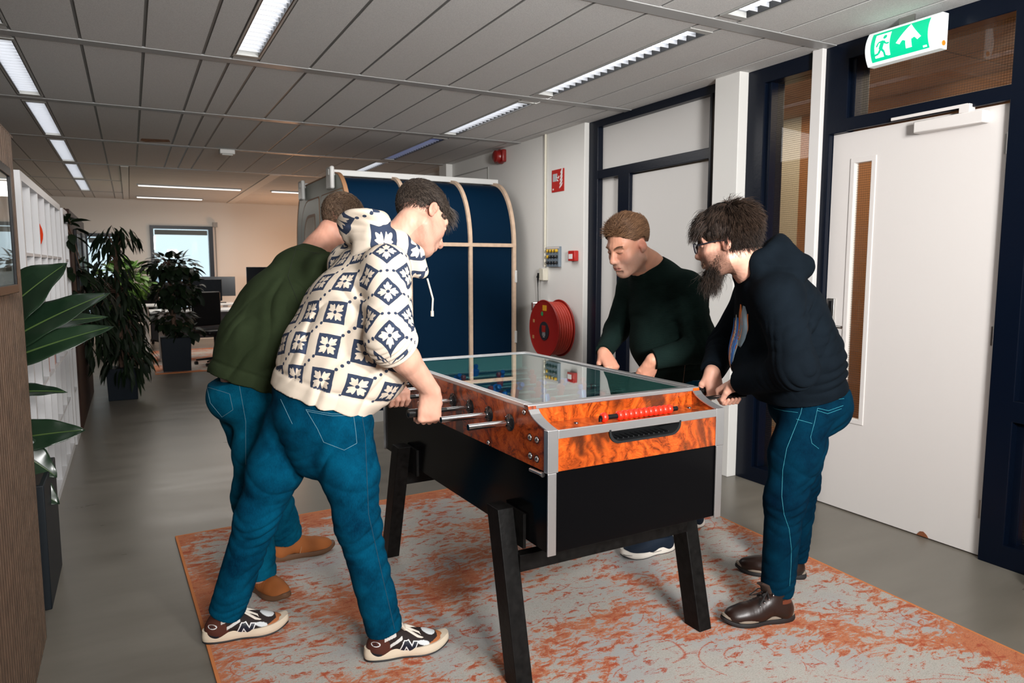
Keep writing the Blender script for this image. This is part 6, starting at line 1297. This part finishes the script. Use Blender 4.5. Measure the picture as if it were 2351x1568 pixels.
# ------------------------------------------------------------------ man in the dark ribbed sweater
def man_sweater():
    root = add_person('man with swept back brown hair and grey stubble in dark ribbed sweater, across the table', (2.55, 2.9, 0))
    Rm = frame((-.90, -.10, -.40), (-.42, -.04, .91)); H = V3(2.205, 2.90, 1.519); s = 1.10; lat = V3(0.1, -.99, 0)
    J = dict(pel=V3(2.56, 2.90, .87), chest=V3(2.46, 2.90, 1.21), upper=V3(2.395, 2.91, 1.345), neck=V3(2.345, 2.915, 1.412), head=H, Rm=Rm, lat=lat, latc=lat, shR=V3(2.38, 3.09, 1.315), shL=V3(2.435, 2.725, 1.315), elR=V3(2.385, 3.23, 1.065), elL=V3(2.43, 2.61, 1.025), hipR=V3(2.63, 3.00, .80), hipL=V3(2.55, 2.80, .80), kneR=V3(2.64, 2.97, .44), kneL=V3(2.42, 2.76, .44), ankR=V3(2.655, 2.84, .11), ankL=V3(2.325, 2.70, .105))
    hR = V3(2.205, 3.063, .889); hL = V3(2.21, 2.757, .889)
    pr, J['wrR'] = hand_prims(hR, (-1, 0, 0), (-.0, -.45, -.90), (0, .85, .5), 1.04); pl, J['wrL'] = hand_prims(hL, (-1, 0, 0), (0, .45, -.9), (0, -.85, .5), 1.04)
    pr, J['wrR'] = hand_prims(hR, (-1, 0, 0), (-.0, -.75, -.66), (0, -.66, .75), 1.04)
    make_body(root, body_common(J, None, 1.05, .071) + head_prims(H, Rm, s, 1.12) + pr + pl, H, Rm, s, ((.33, .25, .21), .55), (.17, .09, .05), base=(.60, .29, .19), handc=(hR, hL))
    hemc = V3(2.56, 2.90, .83); hemn = nrm(V3(.1, 0, -1))
    torso = group([cone(J['pel'] + V3(0, 0, -.01), V3(2.52, 2.90, 1.02), .172, .185, .03, u=lat, sr=1.16), cone(V3(2.52, 2.90, 1.02), J['chest'], .185, .160, .06, u=lat, sr=1.22), cone(J['chest'], J['upper'], .158, .110, .06, u=lat, sr=1.45), cone(J['shR'], J['shL'], .072, .072, .06), ell(V3(2.42, 2.90, 1.02), (.13, .16, .13), None, .08), cone(J['upper'], J['neck'], .11, .088, .05)], [(hemc, hemn), (J['neck'] + V3(-.005, 0, .02), nrm(V3(-.50, 0, .86)))], 0)
    ring = collar_ring(J['neck'] + V3(.0, 0, -.004), V3(-.50, 0, .86), .083, .011)
    its = [(V3(2.38, 2.80, 1.18), V3(.4, -.3, -.8), .06, .005, .10, 1.), (J['elL'], J['wrL'] - J['elL'], .035, .006, .075, .8), (V3(2.45, 2.72, 1.2), V3(.6, 0, -.8), .05, .005, .09, .9), (V3(2.45, 2.75, .93), V3(0.1, 0, -1), .05, .005, .10, .8), (J['elR'], J['wrR'] - J['elR'], .03, .005, .06, .8)]
    sw = sdfobj('sweater', [torso, sleeves(J, 'R', (.076, .066, .044), 1., .98), sleeves(J, 'L', (.078, .070, .046), 1., .98), group(ring, [], .008)], dark_knit, root, .0038, folds(its, .0012)); sw['label'] = 'very dark green ribbed crew neck sweater'
    tr = trousers('jeans', J, jean_b, root, 1., (.100, .074, .064), (.185, .150), waist=(V3(2.5, 2.9, .96), V3(0, 0, 1)), h=.005); bv = bvh_of(tr); eye = np.array([0, 0, 1.42])
    stitch('stitching', tr, bv, [(2.40, 2.74, .875), (2.45, 2.73, .845), (2.55, 2.72, .84)], eye, stitchm); stitch('stitching', tr, bv, [(2.35, 2.75, .885), (2.6, 2.72, .885)], eye, stitchm)
    shoe(root, 'slipper', (2.335, 2.665, .009), (-1, .08), .98); shoe(root, 'slipper', (2.70, 2.845, .009), (-1, .10), .98)
    cap = haircap(root, H, Rm, s, [((0, -.016, .055), (.078, .100, .086), .02, '+'), ((0, .105, .004), (.10, .052, .092), .02, '-'), ((0, .01, -.070), (.13, .12, .076), .03, '-'), ((.085, .0, .0), (.022, .034, .044), .01, '-'), ((-.085, .0, .0), (.022, .034, .044), .01, '-')], (.075, .036, .019), rough=.0012)
    ins = lambda x, y, z: (z > .014 + .75 * np.clip(y + .005, 0, .09) - .5 * np.clip(-y - .03, 0, .09)) & ~((np.abs(x) > .062) & (y > -.035) & (y < .03) & (z < .036))
    top = lambda q, nr: nr * (.10 + .5 * (q[:, 1] > .03)[:, None]) + np.stack([np.sign(q[:, 0]) * .25 * (np.abs(q[:, 0]) > .02), -.95 + 0 * q[:, 0], .15 - 6. * np.clip(.085 - q[:, 2], 0, .12)], 1)
    wf = wrapper(H, Rm, s, (0, -.016, .060), (.090, .114, .110), .16, -.1)
    hairmesh('hair_strands', ((.035, .015, .008), (.33, .18, .095)), cap, 21, H, Rm, s, ins, 9500, top, .060, .0010, .010, .16, .16, .03, 6, clump=330, surf=wf, lenf=lambda q: .30 + .85 * np.clip((q[:, 2] - .02) / .08, 0, 1))
    rn = np.random.default_rng(4)
    for sx in (-1, 1):
        t = rn.uniform(0, 1, 260); q = np.stack([sx * (.012 + .038 * t), .098 - .012 * t - 6 * t * t * .0012, .026 + .006 * np.sin(t * 2.4) + rn.uniform(-.0025, .0025, 260)], 1); strands('eyebrow', hairm, root, H + q @ Rm.T * s, np.stack([sx * np.ones(260), .15 * np.ones(260), .15 * np.ones(260)], 1) @ Rm.T, .009, .0005, 3, .25, .1, 0, 12, ((.07, .035, .018), (.28, .17, .10)))
    hairmesh('fringe', ((.075, .035, .018), (.34, .19, .10)), cap, 22, H, Rm, s, lambda x, y, z: (y > .025) & (z > .080), 1400, lambda q, nr: nr * .9 + V3(0, .15, .25), .040, .0009, .004, .28, .3, .1, 6)
    return root
# ------------------------------------------------------------------ bearded man in the black hoodie
def man_beard():
    root = add_person('bearded man with dark mop of hair and black glasses in black hoodie by the door', (2.40, 2.03, 0))
    Rm = frame((-.56, .83, -.24), (-.11, .14, .98)); H = V3(2.082, 2.105, 1.513); s = 1.05; fw = nrm(V3(-.75, .66, 0)); left = V3(fw[1] * -1, fw[0], 0); lat = left
    J = dict(pel=V3(2.43, 1.99, .90), chest=V3(2.325, 2.045, 1.22), upper=V3(2.255, 2.06, 1.34), neck=V3(2.205, 2.07, 1.41), head=H, Rm=Rm, lat=lat, latc=lat, shR=V3(2.37, 2.22, 1.31), shL=V3(2.165, 1.915, 1.305), elR=V3(2.36, 2.38, 1.06), elL=V3(2.115, 1.78, 1.05), hipR=V3(2.50, 2.06, .84), hipL=V3(2.355, 1.92, .84), kneR=V3(2.60, 2.13, .47), kneL=V3(2.245, 1.915, .50), ankR=V3(2.60, 2.16, .10), ankL=V3(2.235, 1.925, .115))
    hR = V3(2.195, 2.294, .889); hL = V3(2.165, 2.140, .889)
    pr, J['wrR'] = hand_prims(hR, (-1, 0, 0), (0, -.25, -.95), (0, -.95, .25), 1.04); pl, J['wrL'] = hand_prims(hL, (-1, 0, 0), (0, .35, -.93), (0, -.93, .35), 1.04)
    pl, J['wrL'] = hand_prims(hL, (-1, 0, 0), (-.0, .9, -.42), (0, .42, .9), 1.04)
    make_body(root, body_common(J, None, 1.05, .068) + head_prims(H, Rm, s, 1.08) + pr + pl, H, Rm, s, ((.055, .025, .015), .85), (.03, .018, .012), base=(.66, .36, .26), handc=(hR, hL))
    hemc = V3(2.42, 1.99, .905); hemn = nrm(V3(.18, -.03, -1))
    torso = group([cone(J['pel'] + V3(-.02, 0, .01), V3(2.37, 2.01, 1.05), .170, .182, .03, u=lat, sr=1.20), cone(V3(2.37, 2.01, 1.05), J['chest'], .182, .165, .06, u=lat, sr=1.25), cone(J['chest'], J['upper'], .168, .115, .06, u=lat, sr=1.45), cone(J['shR'], J['shL'], .075, .078, .06), ell(V3(2.30, 2.09, 1.05), (.14, .14, .14), None, .08)], [(hemc, hemn)], 0)
    nk = J['neck']; up_ = nrm(V3(-.50, .44, .72)); back = -fw
    hood = collar_ring(nk + V3(.014, -.010, .040), up_, .097, .030, N=18) + [cone(nk + back * .10 + left * .06 + V3(0, 0, .060), nk + back * .10 - left * .07 + V3(0, 0, .060), .050, .048, .03), cone(nk + back * .165 + left * .05 + V3(0, 0, .01), nk + back * .165 - left * .07 + V3(0, 0, .015), .050, .046, .03), cone(nk + back * .14 + left * .10 + V3(0, 0, -.02), nk + back * .02 + left * .11 + V3(0, 0, -.03), .035, .030, .04), cone(nk + left * .09 + V3(0, 0, .03), nk + back * .13 + left * .075 + V3(0, 0, .03), .040, .042, .02)]
    hood.append(ell(H + V3(.05, -.03, -.09), (.066, .066, .11), None, .014, '-'))
    its = [(J['elL'], J['wrL'] - J['elL'], .034, .007, .085, .8), (J['elL'] + (J['shL'] - J['elL']) * .5, V3(.2, 0, -1), .05, .005, .09, 1.), (V3(2.42, 1.86, 1.0), V3(.1, 0, -1), .045, .006, .12, .7), (V3(2.25, 1.88, 1.22), V3(.6, -.1, -.7), .06, .006, .10, .9), (nk + back * .13, V3(.3, .2, 1), .035, .005, .08, .6), (J['elR'], J['wrR'] - J['elR'], .03, .006, .07, .7)]
    sw = sdfobj('hoodie', [torso, sleeves(J, 'R', (.080, .072, .050), 1., .97), (lambda q: (q[0], q[1], .045))(sleeves(J, 'L', (.082, .073, .052), 1., .97)), (hood, [], .03)], hood_black, root, .0038, folds(its, .0014)); sw['label'] = 'black hooded sweatshirt with an orange and blue print'
    bv = bvh_of(sw); eye = np.array([.2, 1.8, 1.2])
    prt = {'o': mat('print_orange', (.55, .14, .02), .7), 'b': mat('print_blue2', (.02, .16, .55), .7), 'g': mat('print_grey_blue', (.22, .30, .36), .7), 'w': mat('print_pale', (.55, .55, .52), .7)}
    def blade(pts, w, key):
        out = []; 
        for t in np.linspace(0, 1, 16):
            k = t * (len(pts) - 1); i = min(int(k), len(pts) - 2); p = np.array(pts[i]) + (np.array(pts[i + 1]) - np.array(pts[i])) * (k - i); r_ = bv.ray_cast(Vector(p + fw * .5 + left * .10), Vector(-nrm(fw * .5 + left * .10)))
            if r_[0] is not None: out.append((np.array(r_[0]), np.array(r_[1])))
        if len(out) < 4: return
        m = MB(); n = len(out); v = []
        for i, (p, nn) in enumerate(out):
            tdir = nrm(out[min(i + 1, n - 1)][0] - out[max(i - 1, 0)][0]); sd = nrm(np.cross(tdir, nn)); ww = w * math.sin(math.pi * (.06 + .88 * i / (n - 1))) ** .7; p = p + nn * (.0022 if nn @ fw > 0 else -.0022); v += [tuple(p - sd * ww), tuple(p + sd * ww)]
        m.add(v, [(2 * i, 2 * i + 1, 2 * i + 3, 2 * i + 2) for i in range(n - 1)]); q = m.build('chest_print', prt[key], sw, recalc=False); md = q.modifiers.new('t', 'SOLIDIFY'); md.thickness = .001
    c0 = V3(2.17, 2.19, 1.2)
    for dx, z0, z1, key, w in ((.105, 1.265, 1.10, 'g', .020), (.085, 1.27, 1.085, 'o', .012), (.118, 1.235, 1.12, 'o', .006), (.060, 1.215, 1.02, 'b', .012), (.045, 1.225, 1.00, 'w', .009), (.035, 1.20, .985, 'o', .009), (.070, 1.18, 1.03, 'g', .008), (.02, 1.21, 1.03, 'b', .007)):
        dx = dx * 1.45; blade([c0 + left * dx + V3(0, 0, z0 - 1.2), c0 + left * (dx - .014) + V3(0, 0, (z0 + z1) / 2 - 1.2), c0 + left * (dx - .045) + V3(0, 0, z1 - 1.2)], w * 1.35, key)
    # belt
    m = MB(); bc = J['pel'] + V3(0, 0, .005); ring_ = [bc + fw * .150 * math.cos(a) + left * .182 * math.sin(a) + V3(0, 0, .022 - .02 * math.cos(a)) for a in np.linspace(0, 2 * math.pi, 49)]
    v = []
    for p in ring_: o_ = nrm((p - bc) * V3(1, 1, 0)); v += [tuple(p - V3(0, 0, .018)), tuple(p + V3(0, 0, .018)), tuple(p + o_ * .004 + V3(0, 0, .018)), tuple(p + o_ * .004 - V3(0, 0, .018))]
    f = [(4 * i + k, 4 * i + (k + 1) % 4, 4 * i + 4 + (k + 1) % 4, 4 * i + 4 + k) for i in range(48) for k in range(4)]; m.add(v, f); m.build('belt', mat('belt_brown', (.12, .035, .015), .45), root, recalc=False)
    tr = trousers('jeans', J, jean_d, root, 1., (.098, .072, .062), (.182, .148), waist=(V3(2.43, 2.0, .925), V3(0, 0, 1)), seat=(V3(2.47, 1.965, .85), (.13, .14, .12)), items=[(J['kneL'] + V3(.06, 0, .06), V3(.5, 0, -1), .045, .007, .07, .7), (J['hipL'] + V3(.05, -.05, -.1), V3(.5, 0, -.8), .06, .005, .08, 1.)])
    bv2 = bvh_of(tr); eye = np.array([0, 0, 1.42]); cy = mat('stitch_teal', (.02, .22, .28), .7)
    st = lambda pts, nm='stitching', r=.0008: stitch(nm, tr, bv2, pts, eye, cy, r)
    st([(2.266, 1.86, 0.914), (2.25, 1.86, 0.856), (2.215, 1.86, 0.791), (2.181, 1.86, 0.727), (2.164, 1.86, 0.644), (2.165, 1.86, 0.541), (2.181, 1.86, 0.469), (2.214, 1.86, 0.402), (2.231, 1.86, 0.32), (2.233, 1.86, 0.249), (2.23, 1.86, 0.169)], 'side_seam', .0009)
    for q in ([(2.29, 1.88, 0.905), (2.401, 1.88, 0.891), (2.526, 1.88, 0.887)], [(2.059, 1.86, 0.92), (2.106, 1.86, 0.89), (2.158, 1.86, 0.876), (2.235, 1.86, 0.862)], [(2.239, 1.87, 0.834), (2.331, 1.87, 0.807)], [(2.395, 1.9, 0.857), (2.461, 1.9, 0.84), (2.55, 1.9, 0.853)], [(2.393, 1.9, 0.848), (2.457, 1.9, 0.828), (2.54, 1.9, 0.841)], [(2.383, 1.89, 0.86), (2.369, 1.89, 0.803), (2.35, 1.89, 0.747), (2.359, 1.89, 0.72), (2.401, 1.89, 0.693)]): st(q)
    shoe(root, 'hiker', (2.285, 1.885, .009), (-.94, .34), .98); shoe(root, 'hiker', (2.64, 2.12, .009), (-.70, .72), .98)
    # hair, beard, glasses
    T = lambda x, y, z: H + Rm @ (V3(x, y, z) * s)
    cap = haircap(root, H, Rm, s, [((0, -.004, .060), (.090, .100, .092), .02, '+'), ((0, -.050, .0), (.072, .048, .070), .03, '+'), ((0, .112, -.008), (.10, .050, .078), .02, '-'), ((0, .03, -.078), (.13, .095, .080), .03, '-'), ((.088, -.0, -.005), (.024, .032, .036), .01, '-'), ((-.088, -.0, -.005), (.024, .032, .036), .01, '-')], (.006, .004, .003))
    ins = lambda x, y, z: (z > .01 - 1.3 * np.clip(-y - .015, 0, .05)) & ((y < .075) | (z > .05)) & ~((np.abs(x) > .062) & (y > -.03) & (y < .03) & (z < .030))
    def comb(q, nr):
        r = np.stack([q[:, 0] * 7, (q[:, 1] + .03) * 7, -.25 - 6 * np.clip(.13 - q[:, 2], 0, .2)], 1); return r + nr * .25
    def wrap(p, d):
        ql = (p - H) @ Rm / s; c = V3(0, -.004, .052); r = V3(.090, .098, .094); e = (ql - c) / r; ln = np.linalg.norm(e, axis=1)[:, None]; nn = (e / r); nn /= np.linalg.norm(nn, axis=1)[:, None]; nn = nn @ Rm.T; dn = (d * nn).sum(1)[:, None]; return np.where((ln < 1.0) & (ql[:, 2:3] > .0), d - nn * (dn - .07), d)
    hairmesh('nape_hair', ((.006, .004, .003), (.06, .038, .028)), cap, 33, H, Rm, s, lambda x, y, z: (y < -.01) & (z > -.05) & (z < .05), 4000, lambda q, nr: nr * .35 + V3(0, -.15, -.9), .045, .0009, .010, .2, .25, .1)
    hairmesh('hair_strands', ((.006, .004, .003), (.095, .058, .040)), cap, 31, H, Rm, s, ins, 15000, comb, .072, .0009, .010, .09, .15, .14, 7, clump=420, surf=wrap, lenf=lambda q: .30 + .75 * np.clip((q[:, 2] - .0) / .12, 0, 1))
    hairmesh('fringe', ((.006, .004, .003), (.08, .05, .036)), cap, 32, H, Rm, s, lambda x, y, z: (y > .035) & (z > .060), 1500, lambda q, nr: nr * .35 + V3(0, .6, -.35), .060, .0010, .014, .22, .2, .5, 6)
    rn = np.random.default_rng(9); n = 8500; t = rn.uniform(-1, 1, n); a = rn.uniform(0, .9, n) ** 1.2; x = t * (.030 + .042 * a); y = .094 - .078 * a - 5 * x * x * (1 - a); z = -.072 - .032 * (1 - a) + .045 * a + rn.uniform(-.016, .014, n); q = np.stack([x, y, z], 1) + rn.normal(0, .0035, (n, 3)); q = q
    dl = np.stack([x * 5.0, .02 + .22 * (1 - a) - .1 * a, -1. + 0 * x], 1); ln = np.clip(.092 - .072 * a ** 1.3, .018, .12) * rn.uniform(.55, 1.1, n); bd = strands('beard', hairm, root, H + q @ Rm.T * s, dl @ Rm.T, ln, .00095, 7, .34, .50, .22, 10, ((.006, .004, .003), (.05, .03, .02)))
    n = 1100; x = rn.uniform(-.03, .03, n); q = np.stack([x, .098 - 9 * x * x, -.050 - rn.uniform(0, .010, n)], 1); strands('moustache', hairm, bd, H + q @ Rm.T * s, (np.stack([x * 20, .25 + 0 * x, -.8 + 0 * x], 1)) @ Rm.T, .018, .0009, 4, .25, .2, .1, 11, ((.03, .016, .012), (.18, .09, .05)))
    gl = mat('glasses_black', (.006, .008, .014), .15, coat=.5); m = MB()
    for sx in (-1, 1):
        pts = [T(sx * .034 + .026 * math.copysign(abs(math.cos(a)) ** .6, math.cos(a)), .112 - .10 * abs(sx * .034 + .026 * math.cos(a)) ** 1.3, .004 + .019 * math.copysign(abs(math.sin(a)) ** .7, math.sin(a))) for a in np.linspace(0, 2 * math.pi, 25)]
        m.tube(pts, .0027, 6, cap=False)
        m.tube([T(sx * .060, .100, .013), T(sx * .074, .088, .012), T(sx * .080, .02, .010), T(sx * .083, -.014, .004)], [.0035, .0032, .0026, .0022], 8)
    m.tube([T(-.010, .114, .008), T(0, .117, .010), T(.010, .114, .008)], .0026, 6); gg = m.build('glasses', gl, root, recalc=False)
    m = MB()
    for sx in (-1, 1): m.add([tuple(T(sx * .034 + .025 * math.cos(a), .1115 - .10 * abs(sx * .034 + .025 * math.cos(a)) ** 1.3, .004 + .018 * math.sin(a))) for a in np.linspace(0, 2 * math.pi, 20, endpoint=False)], [tuple(range(20))])
    m.build('lenses', clear, gg, recalc=False, smooth=0)
    return root
import time as _t
_t0 = _t.time()
for fn in (man_hoodie, man_green, man_sweater, man_beard): fn()
